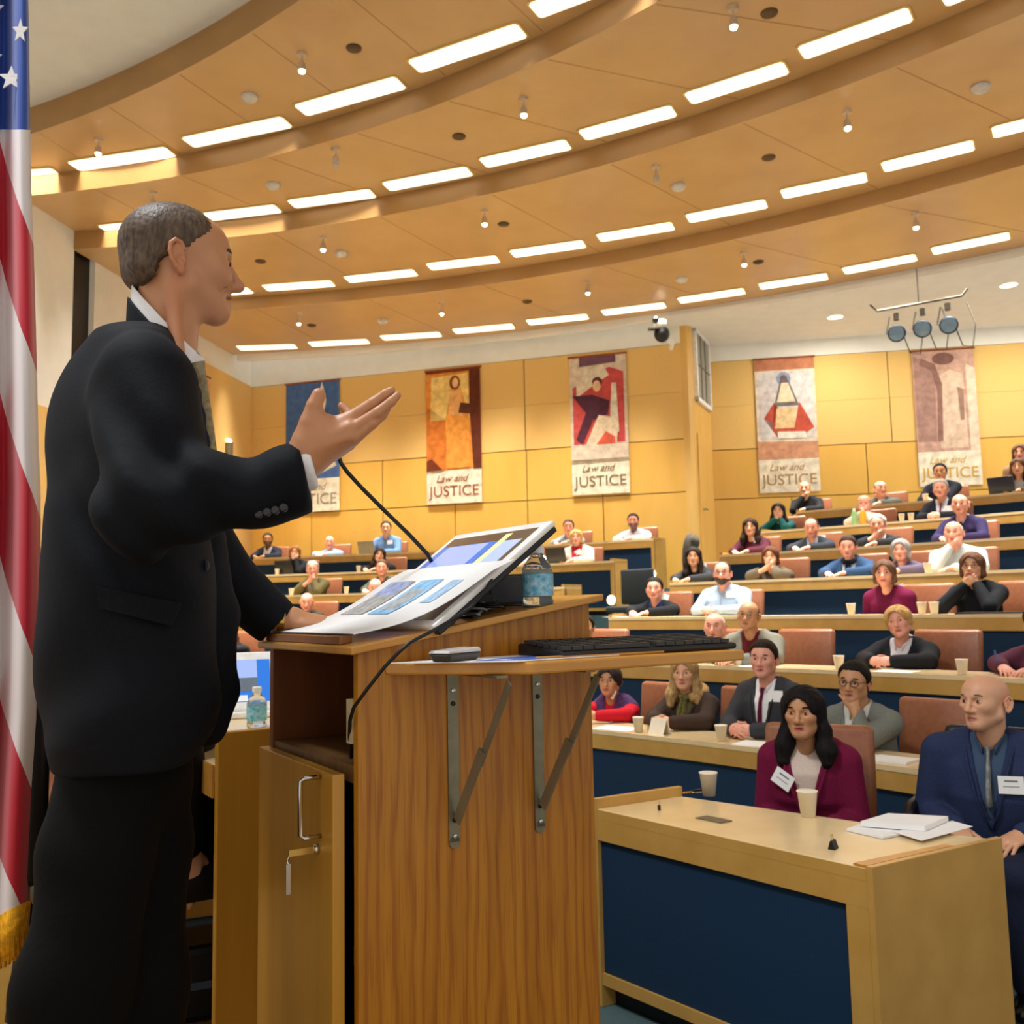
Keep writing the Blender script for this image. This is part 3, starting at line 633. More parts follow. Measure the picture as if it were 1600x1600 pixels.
m.build('handle', CHROME, door, True)
m = MB(); kz = 1.16-STAGE; m.lathe([(.009, 0), (.009, .006), (.006, .008)], DP(dl-.07, kz, 0), [ex, V3(0, 0, 1), outn], 16); m.build('lock', CHROME, door, True)
m = MB(); m.box(DP(dl-.07, kz, .03), (.003, .045, .011), [ex, outn, V3(0, 0, 1)]); m.build('key', BRASS, door)
m = MB(); m.tube([DP(dl-.07, kz, .05), DP(dl-.072, kz-.012, .054), DP(dl-.07, kz-.02, .052)], .0015); m.box(DP(dl-.07, kz-.042, .053), (.003, .008, .05), [ex, outn, V3(0, 0, 1)]); m.build('key', CHROME, door)
# dark rack gear inside with a blue light
e = empty('rack_unit', LW(.16, .22, .061), LANG, 'dark rack equipment with blue indicator light, inside the lectern behind the door', 'electronics')
MB().box2(V3(-.13, -.19, 0), V3(.28, .19, zs-.1)).build('case', BLACK, e)
MB().ball((-.132, -.165, .62), .006).build('indicator_light', M('blue_led', (30, 50, 255), emit=14, noise=0), e)
MB().ball((-.132, -.16, .575), .003).build('indicator_light', M('blue_led'), e)
m = MB(); m.box((-.135, -.165, .45), (.012, .02, .03)); m.box((-.138, -.16, .3), (.02, .03, .012)); m.build('connector', STEEL, e)
# small socket on the inner edge
MB().box((.004, .03, zs+.075), (.016, .02, .075)).build('socket', M('beige_plastic', (190, 170, 130)), lec)
e = tag(MB().box((0, 0, .012), (.09, .05, .024)).box((.05, .06, .008), (.06, .03, .016)).box((.0, -.06, .006), (.05, .04, .012)).build('adapter_box', BLACK, None, loc=LW(.12, .16, zs+.0005), rz=LANG), 'small dark adapter lying on the open lectern shelf', 'adapter')
# fold-out side shelf with brackets
zsh = 1.459-STAGE
sh = [(.05, -.0005), (.23, -.197), (.73, -.197), (.73, -.0005)]
m = MB(); m.prism(sh, zsh, zsh+.021); m.build('fold_out_shelf', OAKEDGE, lec, bevel=.004)
m = MB(); m.prism([(.26, -.165), (.55, -.165), (.55, -.155), (.26, -.155)], zsh+.0212, zsh+.027); m.build('shelf_lip', OAKEDGE, lec, bevel=.002)
for u in (.183, .3685):
    m = MB(); m.box2(V3(u-.011, -.004, zsh-.30), V3(u+.011, -.0005, zsh-.002)); m.lathe([(.011, 0), (.011, .0035)], (u, -.0005, zsh-.30), [V3(1, 0, 0), V3(0, 0, 1), V3(0, -1, 0)], 16)
    m.box2(V3(u-.011, -.17, zsh-.0045), V3(u+.011, -.002, zsh-.0005))
    br = m.build('bracket', STEEL, lec)
    m = MB(); p0, p1 = V3(u, -.012, zsh-.262), V3(u+.006, -.175, zsh-.012); d = nrm(p1-p0); pm = p0+(p1-p0)*.52
    m.box((p0+pm)/2, (np.linalg.norm(pm-p0), .004, .02), [d, V3(1, 0, 0), np.cross(d, V3(1, 0, 0))]); m.box((pm-d*.03+p1)/2+V3(.005, 0, 0), (np.linalg.norm(p1-pm)+.03, .004, .014), [d, V3(1, 0, 0), np.cross(d, V3(1, 0, 0))])
    m.build('brace', M('brace_steel', (132, 122, 98), rough=.5, metal=.45), br)  # grey-olive steel like the bracket, less metallic
    for dz, mt in ((-.035, CHROME), (-.058, BLACK), (-.262, BLACK), (-.29, CHROME)):
        MB().lathe([(.0045, 0), (.004, .0025), (.001, .003)], (u, -.0042, zsh+dz), [V3(1, 0, 0), V3(0, 0, 1), V3(0, -1, 0)], 12).build('screw', mt, br)

# ---------------------------------------------------------------- things on the lectern
def sheet(name, pts, mat, label, cat, t=.0012, group=None, zoff=0.):
    m = MB(); q = [np.array(p, float) for p in pts]; n = nrm(np.cross(q[1]-q[0], q[2]-q[0])); n = n if n[2] > 0 else -n
    a = np.cross(q[1]-q[0], q[2]-q[1]); q = q if a[2] > 0 else q[::-1]
    m.hexa(q, [p+n*t for p in q]); return m, tag(m.build(name, mat), label, cat, group)
# touch monitor lying tilted on the top
Ws = V3(-.55, .835, 0); S0 = P(865, 812, 1.78); S1 = S0+Ws*.376
dn = nrm(V3(-.835*.8, -.55*.8, -.59))
LEN = .33; mn = nrm(np.cross(Ws, dn)); mn = mn if mn[2] > 0 else -mn
mon = empty('monitor', LC+U*.32+W*.2+V3(0, 0, 1.0), 0, 'white framed touch monitor showing a blue slide, tilted on the lectern top', 'monitor'); mo = np.array(mon.location)
c = S0+Ws*.188+dn*LEN/2-mo
m = MB(); m.box(c-mn*.006, (.376, LEN, .012), [Ws, dn, mn]); m.build('casing', M('monitor_white', (236, 234, 230), rough=.4), mon, bevel=.004)
m = MB(); m.box(c-mn*.018, (.37, LEN-.006, .012), [Ws, dn, mn]); m.build('back_cover', BLACK, mon, bevel=.003)
def scr(nm, u0, u1, v0, v1, lay, col, em=.0, poly=None):
    """u across the width from the near side, v down from the top edge (0..1)"""
    pts = poly or [(u0, v0), (u1, v0), (u1, v1), (u0, v1)]
    q = [S0+Ws*.376*a+dn*LEN*b+mn*(.0006+.0004*lay)-mo for a, b in pts]
    if np.cross(q[1]-q[0], q[2]-q[1])@mn < 0: q = q[::-1]
    mb = MB(); mb.hexa([p-mn*.0004 for p in q], q); return mb.build(nm, M('screen_'+col, col, rough=.15, emit=.55, noise=.0 if lay < 3 else .15, coat=.3), mon)
scr('screen', .06, .94, .07, .95, 0, '3C2E26')
scr('slide_area', .34, .93, .17, .95, 1, '1668C8'); scr('slide_picture', .42, .86, .18, .95, 2, '8FA6DC')
scr('slide_hills', 0, 0, 0, 0, 3, '54606E', poly=[(.42, .62), (.5, .5), (.6, .56), (.7, .48), (.86, .58), (.86, .8), (.42, .8)])
scr('slide_water', 0, 0, 0, 0, 4, '6A80B8', poly=[(.42, .72), (.86, .7), (.86, .95), (.42, .95)])
scr('slide_panel', .1, .3, .18, .6, 1, '9FB4DC'); scr('slide_panel', .1, .3, .66, .95, 1, '4A3A34'); scr('slide_stripe', .27, .33, .1, .95, 2, 'E8E6A0')
m = MB(); b0 = S0+Ws*.188+dn*LEN*.35-mn*.03-mo
m.tube([b0, b0+V3(0.02, .0, -.09)], .03); m.box(b0+V3(.02, 0, -.0945), (.16, .2, .012), [U, W, V3(0, 0, 1)]); m.build('stand', BLACK, mon)
# printed pages lying over the lower half of the screen
pg = empty('printed_page', LW(.1, .2, lzt(.1)), 0, 'printed white page with slide pictures, lying over the lower half of the monitor', 'paper'); po = np.array(pg.location)
nr = 14; vs = []
for i in range(nr+1):
    s = i/nr
    for w in (.008, .425):
        ub = -.004+.0*s; up_ = S0+Ws*(w-.05)*1.02+dn*LEN*.44+mn*.006
        lo = LW(-.0, w+.01, lzt(0)+.0165)
        p = lo*(1-s)+up_*s+V3(0, 0, -.022*math.sin(math.pi*min(1, s*1.15)))*(1 if s < .87 else 0)
        p[2] = max(p[2], LC[2]+lzt((p-LC)@U)+.002); vs.append(p-po)
top = [v+V3(0, 0, .0014) for v in vs]; nv = len(vs)
m = MB(); fs = []
for i in range(nr):
    a = 2*i; fs += [(nv+a, nv+a+2, nv+a+3, nv+a+1), (a, a+1, a+3, a+2), (a, a+2, nv+a+2, nv+a), (a+1, nv+a+1, nv+a+3, a+3)]
m.add(vs+top, fs); m.build('sheet', PAPER, pg, True)
def onpage(u, s):
    i = min(int(s*nr), nr-1); f = s*nr-i; A = top[2*i]*(1-f)+top[2*i+2]*f; Bq = top[2*i+1]*(1-f)+top[2*i+3]*f
    return A*(1-u)+Bq*u+V3(0, 0, .0012)
def pic(u0, u1, s0, s1, col, nm='printed_picture', lift=0.):
    mb = MB(); n = 4; V = []
    for k in range(n+1):
        s = s0+(s1-s0)*k/n
        for u in (u0, u1): V += [onpage(u, s)+V3(0, 0, lift), onpage(u, s)+V3(0, 0, lift+.0004)]
    F = []
    for k in range(n): a = 4*k; F += [(a+1, a+5, a+7, a+3), (a, a+2, a+6, a+4), (a, a+4, a+5, a+1), (a+2, a+3, a+7, a+6)]
    F += [(0, 1, 3, 2), (4*n, 4*n+2, 4*n+3, 4*n+1)]
    mb.add(V, F); mb.build(nm, M('print_'+col, col, rough=.7, noise=.3, scale=60), pg)
pic(.62, .88, .42, .80, 'A6A4A2'); pic(.64, .88, .66, .80, '9AA6CC', lift=.0006); pic(.34, .56, .42, .80, '8CBCE2'); pic(.38, .53, .48, .70, 'A8ACAE', lift=.0006); pic(.14, .24, .56, .78, 'A4C4E6')
m = MB()
# water bottle
def bottle(loc, label, k=1., lab='2A9ABE', kr=.98):
    e = empty('water_bottle', loc, 0, label, 'bottle', 'plastic water bottles')
    pr = [(.026, 0), (.031, .004), (.0315, .02), (.029, .03), (.0315, .04), (.0315, .085), (.0315, .12), (.028, .135), (.02, .152), (.0125, .165), (.0125, .178)]
    MB().lathe([(r*kr, h*k) for r, h in pr], n=28).build('bottle_body', M('clear_plastic', (238, 244, 246), rough=.06, trans=.92, noise=0, ior=1.25), e, True)
    MB().lathe([(.0300*kr, .008*k), (.0275*kr, .03*k), (.0302*kr, .04*k), (.0302*kr, .12*k)], n=28).build('water', M('water', (236, 244, 248), rough=.0, trans=1., noise=0, ior=1.2), e, True)
    MB().lathe([(.0319*kr, .034*k), (.0322*kr, .036*k), (.0322*kr, .104*k), (.0319*kr, .106*k)], n=28).build('label_band', M('bottle_label'+lab, lab, rough=.4, noise=.35, scale=90, c2='B4D8E4'), e)
    MB().lathe([(.0145*kr, .174*k), (.0148*kr, .197*k), (.013*kr, .2*k)], n=20).build('cap', M('bottle_cap', (242, 242, 240), rough=.4), e)
    return e
bp = P(829, 935, 1.87); bottle(LW(.392, .022, lzt(.37)+.001), 'clear water bottle with blue label on the lectern top beside the monitor', .60)
# power box and cable tangle under the monitor
pb = LW(.40, .17, lzt(.4)+.002)
tag(MB().box((0, 0, .03), (.11, .1, .058)).box((-.07, -.03, .012), (.04, .06, .02)).build('power_box', M('dark_box', (40, 46, 58), rough=.5), None, loc=pb, rz=LANG, bevel=.004), 'dark grey power box behind the water bottle under the monitor', 'adapter')
crv = [(.12, .03), (.18, .045), (.26, .03), (.33, .06), (.3, .1), (.22, .07), (.16, .09), (.24, .12)]
for i in range(6):
    pts = []
    for t in np.linspace(0, 1, 26):
        u = .17+.16*t+.02*math.sin(7*t+i*1.3); w = .03+.022*i*.6+.028*math.sin(9*t+2*i)
        w = max(w, .004); pts.append(LW(u, w, lzt(u)+.006+.012*abs(math.sin(5*t+i))*(.4+.25*i)))
    o = pts[0]; tag(MB().tube([p-o for p in pts], .0028, 8).build('cable', BLACK if i % 3 else M('grey_cable', (120, 122, 124), rough=.4), None, True, o), 'thin cable in the tangle under the monitor', 'cable', 'tangled cables under the monitor')
# cable that drops over the lectern edge into the shelf
ct = []
for x, y, d in ((775, 893, 1.72), (757, 925, 1.68), (735, 950, 1.655), (700, 972, 1.62), (668, 990, 1.575), (640, 1004, 1.55), (622, 1020, 1.545), (600, 1043, 1.55), (575, 1075, 1.56), (553, 1105, 1.575), (547, 1125, 1.60), (546, 1150, 1.625), (549, 1185, 1.63)): ct.append(P(x, y, d))
o = ct[0]; tag(MB().tube([p-o for p in ct], .0032, 8).build('cable', BLACK, None, True, o), 'black cable running from the monitor over the lectern edge into the shelf', 'cable')
# gooseneck microphone
mp = [(683, 893, 2.02), (668, 866, 2.0), (640, 836, 1.985), (600, 797, 1.965), (565, 762, 1.95), (543, 738, 1.94), (533, 724, 1.93), (529, 712, 1.925), (527, 702, 1.92)]
mp = [P(*q) for q in mp]; e = empty('microphone', LW(.40, .38, lzt(.40)), 0, 'black gooseneck microphone rising from the lectern behind the raised hand', 'microphone'); o = np.array(e.location)
MB().tube([V3(0, 0, .0), V3(0, 0, .02), mp[0]-o]+[p-o for p in mp], .0045, 10).build('gooseneck', BLACK, e, True)
MB().tube([mp[-1]-o, mp[-1]-o+V3(-.001, 0, .015), mp[-1]-o+V3(-.003, 0, .03)], [.006, .008, .006], 10).build('microphone_head', BLACK, e, True)
MB().lathe([(.025, 0.0005), (.022, .012)], n=18).build('base', BLACK, e)
# things on the fold-out shelf
zt = zsh+.0215
def onshelf(u, v, dz=0.): return LW(u, -v, zt+dz)
m = MB(); pz = zt+.0002
m.prism([(.03, -.045), (.20, -.185), (.44, -.165), (.33, -.015)], 0, .0015); e = m.build('printed_leaflet', PAPER, None, loc=LW(0, 0, pz), rz=LANG)
tag(e, 'white leaflet with a blue printed picture on the fold-out shelf', 'paper')
MB().prism([(.15, -.13), (.22, -.175), (.425, -.158), (.36, -.06), (.25, -.085)], .0016, .002).build('printed_picture', M('leaflet_blue', (52, 84, 170), rough=.5, noise=.3, scale=25, c2='5A7AC8'), e)
MB().prism([(.19, -.135), (.2, -.15), (.22, -.148), (.21, -.132)], .0021, .0024).build('printed_mark', PAPER, e)
e = empty('desk_phone_handset', onshelf(.14, .09, .0018), LANG+.45, 'dark grey handset with silver top lying on the leaflet', 'remote control')
MB().hexa([(-.045, -.017, 0), (.045, -.017, 0), (.045, .017, 0), (-.045, .017, 0)], [(-.05, -.022, .014), (.05, -.022, .014), (.05, .022, .014), (-.05, .022, .014)]).build('body', M('handset_dark', (66, 64, 60), rough=.35), e, bevel=.004)
MB().hexa([(-.05, -.022, .0142), (.05, -.022, .0142), (.05, .022, .0142), (-.05, .022, .0142)], [(-.046, -.02, .019), (.046, -.02, .022), (.046, .02, .022), (-.046, .02, .019)]).build('top_face', M('handset_silver', (206, 204, 200), rough=.3), e, bevel=.002)
e = empty('keyboard', onshelf(.525, .1), LANG, 'black computer keyboard lying on the fold-out shelf', 'keyboard')
MB().hexa([(-.215, -.065, .0), (.22, -.065, .0), (.22, .075, .0), (-.215, .075, .0)], [(-.215, -.065, .012), (.22, -.065, .012), (.22, .075, .024), (-.215, .075, .024)]).build('case', M('keyboard_black', (26, 26, 27), rough=.45), e, bevel=.005)
KEY = M('key_black', (48, 48, 46), rough=.5)
for r in range(6):
    v = -.052+.0205*r
    for c_ in range(17):
        if r == 0 and 3 < c_ < 9:
            if c_ == 6: MB().box((-.205+.024*c_, v, .013+.0017*r+.004), (.11, .016, .007)).build('key', KEY, e)
            continue
        if len(e.children) > 98: continue
        MB().box((-.2+.0245*c_, v, .013+.0018*r+.004), (.02, .016, .007)).build('key', KEY, e)

# ================================================================ panel table on the stage, behind the lectern
TB = STAGE
e = empty('panel_table', LW(.3, 1.6, 0), LANG, 'maple panel table on the stage, left of the lectern, mostly behind the speaker', 'table'); T0 = V3(.3, 1.6, 0)
def tb(a, b): return V3(*a)-T0, V3(*b)-T0
MB().box2(*tb((-.015, .776, 0), (.62, .80, .82))).build('end_panel', DOORW, e, bevel=.003)
MB().box2(*tb((-.015, .801, .70), (.62, 2.7, .742))).build('tabletop', DESKTOP, e, bevel=.003)
MB().box2(*tb((.5, .801, .12), (.52, 2.7, .699))).build('modesty_panel', wood('table_wood', (150, 104, 36), (132, 90, 28), scale=2, stretch=(6, 6, .5)), e)
MB().box2(*tb((-.02, .801, .665), (-.0155, 2.7, .742))).build('edge_band', OAKEDGE, e)
MB().box2(*tb((-.015, 2.701, 0), (.62, 2.725, .82))).build('end_panel', DOORW, e)
tt = TB+.742
# small white screen and bottle on it
b = P(378, 1119, 3.25); b[2] = tt
mon2 = empty('monitor', b, 0, 'white tablet-like monitor with a blue slide on the panel table, left of the lectern', 'monitor')
fx = nrm(V3(.93, .37, 0)); fy = nrm(V3(-.16, .40, .9)); fn_ = np.cross(fx, fy)
if fn_[1] > 0: fn_ = -fn_
cc = V3(.01, 0, .02)+fy*.11
MB().box(cc, (.24, .22, .022), [fx, fy, np.cross(fx, fy)]).build('casing', M('monitor_white'), mon2, bevel=.008)
def s2(nm, u, v, w, h, col, l): MB().box(cc+fx*u+fy*v+fn_*(.0115+.0006*l), (w, h, .001), [fx, fy, np.cross(fx, fy)]).build(nm, M('screen_'+col, col, rough=.2, emit=.6, noise=.1), mon2)
s2('screen', -.005, .0, .19, .155, '1668C8', 0); s2('slide_picture', -.005, .02, .1, .115, '8FA6DC', 1); s2('slide_hills', -.005, -.015, .1, .05, '54606E', 2); s2('slide_caption', -.04, -.065, .1, .022, 'C8CCD0', 2)
MB().box((.0, .05, .012), (.2, .16, .022), [fx, nrm(V3(-.37, .93, 0)), V3(0, 0, 1)]).build('base', M('monitor_white'), mon2, bevel=.006)
b = P(401, 1134, 2.98); b[2] = tt+.0005; bottle(b, 'small clear water bottle on the panel table beside the white monitor', .63, '2AB0C8')

# ================================================================ front desk at the right
K = V3(1.059, 2.925, 0); E1 = V3(-.631, .776, 0); E2 = V3(.866, .5, 0)
def KD(a, b): q = E1*a+E2*b; return (q[0], q[1])
fd = empty('front_desk', K, 0, 'maple front desk with dark navy panel and wooden end, lower right', 'desk')
topp = [KD(0, 0), KD(0, .63), KD(.29, .56), KD(1.17, .43), KD(1.17, 0)]
MB().prism(topp, .722, .76).build('desktop', DESKTOP, fd, bevel=.002)
MB().prism([KD(.0, -.004), KD(0, .03), KD(1.17, .03), KD(1.17, -.004)], .64, .7215).build('apron', DESKWOOD, fd)
MB().prism([KD(.0, -.0045), KD(0, .0), KD(1.17, .0), KD(1.17, -.0045)], .7216, .758).build('edge_band', DESKWOOD, fd)
MB().prism([KD(.075, .012), KD(.075, .03), KD(1.17, .03), KD(1.17, .012)], .13, .6395).build('modesty_panel', BLUE, fd)
MB().prism([KD(.075, .0), KD(.075, .04), KD(1.17, .04), KD(1.17, .0)], .085, .1295).build('base_trim', DESKWOOD, fd)
MB().prism([KD(.075, .06), KD(.075, .08), KD(1.17, .08), KD(1.17, .06)], 0.001, .0845).build('toe_kick', BLACK, fd)
MB().prism([KD(.0, -.0045), KD(0, .03), KD(.0745, .03), KD(.0745, -.0045)], .001, .6395).build('corner_post', DESKWOOD, fd)
MB().prism([KD(-.022, -.006), KD(-.022, .645), KD(-.0005, .645), KD(-.0005, -.006)], .001, .768).build('end_panel', DESKWOOD, fd, bevel=.002)
MB().prism([KD(1.1705, -.006), KD(1.1705, .44), KD(1.195, .44), KD(1.195, -.006)], .001, .80).build('end_panel', DESKWOOD, fd, bevel=.002)
MB().prism([KD(.001, .0), KD(.001, .42), KD(.03, .42), KD(.045, .0)], .7602, .768).build('edge_strip', OAKEDGE, fd)
ZD = .7605
def ondesk(x, y): return PZ(x, y, ZD)
CUP = M('paper_cup', (240, 230, 208), rough=.6, noise=.03); 
def cup(loc, label, h=.1, proto=[None]):
    if proto[0] is None:
        e = empty('paper_cup', loc, 0, label, 'cup', 'white paper cups')
        MB().lathe([(.026, 0), (.037, .092), (.0385, .093), (.0385, .097), (.0365, .097), (.0255, .004)], n=24).build('cup_body', CUP, e, True)
        m = MB(); m.lathe([(.0372, .0915), (.0395, .093), (.0395, .0965), (.0372, .0975)], n=24).build('rim', CUP, e, True)
        proto[0] = e; return e
    e = copy_tree(proto[0]); e.location = [float(v) for v in loc]; tag(e, label); e.scale = (h/.1,)*3; return e
cup(ondesk(1108, 1243), 'white paper cup on the front desk beside the keys'); cup(ondesk(1263, 1276), 'white paper cup on the front desk before the woman in maroon')
e = empty('key_bunch', ondesk(1083, 1239), .4, 'bunch of keys with brass tag lying beside the cup on the front desk', 'keys')
MB().lathe([(.012, 0), (.014, .003), (.012, .006)], n=14).build('ring', CHROME, e)
MB().box((-.03, .0, .004), (.05, .02, .006)).build('tag', BRASS, e, bevel=.002); MB().box((.028, .01, .006), (.04, .014, .01)).build('key', BLACK, e, bevel=.002); MB().box((.02, -.018, .004), (.045, .008, .004)).build('key', CHROME, e)
p = ondesk(1115, 1281); tag(MB().box((0, 0, .002), (.12, .06, .004), [E1, E2, V3(0, 0, 1)]).build('grommet_plate', M('plate_olive', (110, 98, 74), rough=.45), None, loc=p, bevel=.001), 'flat grey-brown cable plate set on the front desk top', 'cable plate')
e = empty('small_clip', ondesk(1030, 1266), .3, 'tiny dark clip standing on the front desk near its left end', 'clip')
MB().box((0, 0, .01), (.008, .012, .02)).build('body', BLACK, e); MB().tube([(0, 0, .02), (.004, 0, .03), (0, 0, .034)], .0015).build('arm', CHROME, e)
e = empty('binder_clip', ondesk(1302, 1326), .9, 'black binder clip at the right corner of the front desk', 'clip')
MB().hexa([(-.018, -.012, 0), (.018, -.012, 0), (.018, .012, 0), (-.018, .012, 0)], [(-.018, -.003, .028), (.018, -.003, .028), (.018, .003, .028), (-.018, .003, .028)]).build('clip_body', BLACK, e); MB().tube([(-.008, .0, .027), (-.006, .004, .045), (.006, .004, .045), (.008, 0, .027)], .0016).build('wire_arm', BRASS, e)
def flat(name, pts, z0, z1, mat, label, cat, group=None):
    q = [PZ(x, y, z0) for x, y in pts]; c_ = sum(q)/len(q)
    m = MB(); m.prism([tuple((p-c_)[:2]) for p in q], 0, z1-z0); return tag(m.build(name, mat, None, loc=c_), label, cat, group)
flat('loose_sheet', [(1440, 1314), (1520, 1292), (1488, 1283), (1395, 1300)], .770, .7715, PAPER, 'loose white sheet over the right edge of the front desk', 'paper')
flat('open_booklet', [(1322, 1298), (1380, 1311), (1438, 1300), (1400, 1288), (1345, 1290)], ZD+.001, ZD+.008, PAPER, 'opened cream booklet under the notebook on the front desk', 'booklet')
flat('notebook', [(1345, 1291), (1445, 1299), (1482, 1283), (1388, 1278)], .7725, .79, PAPER, 'thick white notebook on top of the papers on the front desk', 'notebook')
# ================================================================ people: shared anatomy
class Fr:
    """a local frame: origin, forward / left / up axes, scale"""
    def __init__(s, o, f, up=(0, 0, 1), k=1.):
        s.o = np.array(o, float); f = nrm(f); up = np.array(up, float); l = nrm(np.cross(up, f)); s.A = np.array([f, l, np.cross(f, l)]); s.k = k
    def __call__(s, x, y, z): return s.o+s.k*(x*s.A[0]+y*s.A[1]+z*s.A[2])
    def loc(s, V): return ((V-s.o)@s.A.T)/s.k
def head_prims(F, male=True, full=1., jaw=1., neck=True, smile=False, nose=1.):
    k = F.k; E = lambda c, r, kk=.02, op=0: ell(F(*c), np.array(r)*k, F.A, kk*k, op); C = lambda a, b, ra, rb=None, kk=.02, op=0: cap(F(*a), F(*b), ra*k, (ra if rb is None else rb)*k, kk*k, op)
    w = full
    p = [E((-.008, 0, .014), (.099, .077*w, .082)), E((.034, 0, .026), (.062, .062*w, .052), .03), E((.04, 0, -.035), (.056, .061*w, .072), .03),
         E((.058, 0, -.072), (.034, .04*w, .040), .025), C((.073, -.012*jaw, -.108), (.073, .012*jaw, -.108), .0155, None, .022)]
    for s in (-1, 1):
        p += [C((.08, .012*s, -.106), (.008, .052*s*w*jaw, -.07), .016, .022, .03), C((.008, .052*s*w*jaw, -.07), (-.012, .049*s*w, -.02), .021, .016, .02), E((.06, .043*s*w, -.03), (.03, .024, .026), .025)]
        p += [C((.092, .012*s, .012), (.072, .046*s, .012), .0085 if male else .007, .006, .016)]
    p += [C((.097, 0, .0), (.119*nose, 0, -.044), .0075, .0105, .012), C((.119*nose, 0, -.045), (.1, 0, -.056), .010, .008, .01)]
    for s in (-1, 1): p += [E((.1, .0125*s, -.05), (.0125, .0085, .0085), .01)]
    for s in (-1, 1): p += [E((.098, .033*s, -.010), (.016, .019, .0125), .012, 1)]
    for s in (-1, 1): p += [E((.0815, .033*s, -.010), (.013, .0155, .0125), .004)]
    # lips and the line between
    zl = -.079
    if smile:
        for s in (-1, 1):
            p += [C((.1025, 0, zl+.0085), (.0965, .016*s, zl+.0085), .0062, .0058, .005), C((.0965, .016*s, zl+.0085), (.082, .030*s, zl+.011), .0056, .0035, .005)]
            p += [C((.1, 0, zl-.0125), (.094, .015*s, zl-.011), .0072, .0066, .006), C((.094, .015*s, zl-.011), (.082, .029*s, zl+.004), .006, .0035, .006)]
        p += [E((.094, 0, zl-.0005), (.02, .0265, .0062), .003, 1)]
    else:
        for s in (-1, 1): p += [C((.0995, 0, zl+.006), (.086, .024*s, zl), .0072, .0042, .008), C((.0965, 0, zl-.010), (.085, .021*s, zl-.006), .0076, .0042, .008)]
        p += [E((.103, 0, zl-.0015), (.012, .021, .0014), .003, 1)]
    for s in (-1, 1):                                     # ears
        e = Fr(F(-.018, .0862*s*w, -.025), F.A[0]*.93-F.A[1]*s*.30, F.A[2]*1.0-F.A[0]*.18, k)
        p += [ell(e(.002, -.002*s, .0), np.array((.0165, .0055, .029))*k, e.A, .004*k), ell(e(.006, 0, -.026), np.array((.008, .005, .010))*k, e.A, .006*k)]
        hx = [(.012, .016), (.006, .028), (-.006, .031), (-.016, .022), (-.0185, .006), (-.014, -.010), (-.005, -.022), (.003, -.03)]
        p += [cap(e(hx[i][0], .0025*s, hx[i][1]), e(hx[i+1][0], .0025*s, hx[i+1][1]), .0042*k, .0042*k, .002*k) for i in range(7)]
        p += [ell(e(.002, .0065*s, -.006), np.array((.0085, .0075, .0115))*k, e.A, .003*k, 1), ell(e(-.003, .0065*s, .012), np.array((.0065, .004, .011))*k, e.A, .003*k, 1), ell(e(.0115, .002*s, -.007), np.array((.004, .0045, .006))*k, e.A, .003*k)]
    return p
SKINC = {'pale': ('E2AE90', 'B4635A'), 'light': ('D6A07E', 'A85C50'), 'warm': ('BC835C', 'A0604E'), 'tan': ('C08A62', '98544A'), 'brown': ('A06C48', '7C443A'), 'dark': ('6E4630', '5A302A'), 'pink': ('DE9C84', 'B05A50')}
def paint(me, V, F, skin, beard=None, lips=None, speaker=False):
    base, lip = [np.array(lin(c)[:3]) for c in SKINC[skin]]
    if lips: lip = np.array(lin(lips)[:3])
    L = F.loc(V); x, y, z = L.T; C = np.tile(base, (len(V), 1))
    near = (np.abs(L) < .2).all(1)
    def mixin(mask, col):
        m = np.clip(mask, 0, 1)[:, None]*near[:, None]; C[:] = C*(1-m)+np.array(col)*m
    red = base*np.array([1.02, .8, .76])
    mixin(.5*np.exp(-((x-.07)/.03)**2-((np.abs(y)-.045)/.018)**2-((z+.035)/.02)**2), red)
    mixin(.6*np.exp(-((x-.125)/.014)**2-(y/.014)**2-((z+.047)/.014)**2), red)
    mixin(.5*((x < .005) & (x > -.05) & (np.abs(y) > .074)).astype(float), red)
    zl = -.079
    mixin(1.6*np.exp(-((z-zl+.002)/.0085)**4-(y/.022)**4)*(x > .078), lip)
    if beard is not None:
        b = np.array(lin(beard)[:3])
        m = ((z < -.045-.35*np.maximum(0, .05-np.abs(y))+.0) & (x > -.005+.0*z)).astype(float)*np.clip((-.04-z)/.012, 0, 1)
        m *= 1-np.exp(-((z-zl+.002)/.009)**4-(y/.024)**4); mixin(.85*m, b)
    a = me.color_attributes.new('Col', 'FLOAT_COLOR', 'POINT')
    a.data.foreach_set('color', np.c_[C, np.ones(len(V))].astype(np.float32).ravel())
EYEW = M('eye_white', (190, 182, 174), rough=.2, noise=.02); PUP = M('pupil', (22, 14, 10), rough=.15, noise=.05)
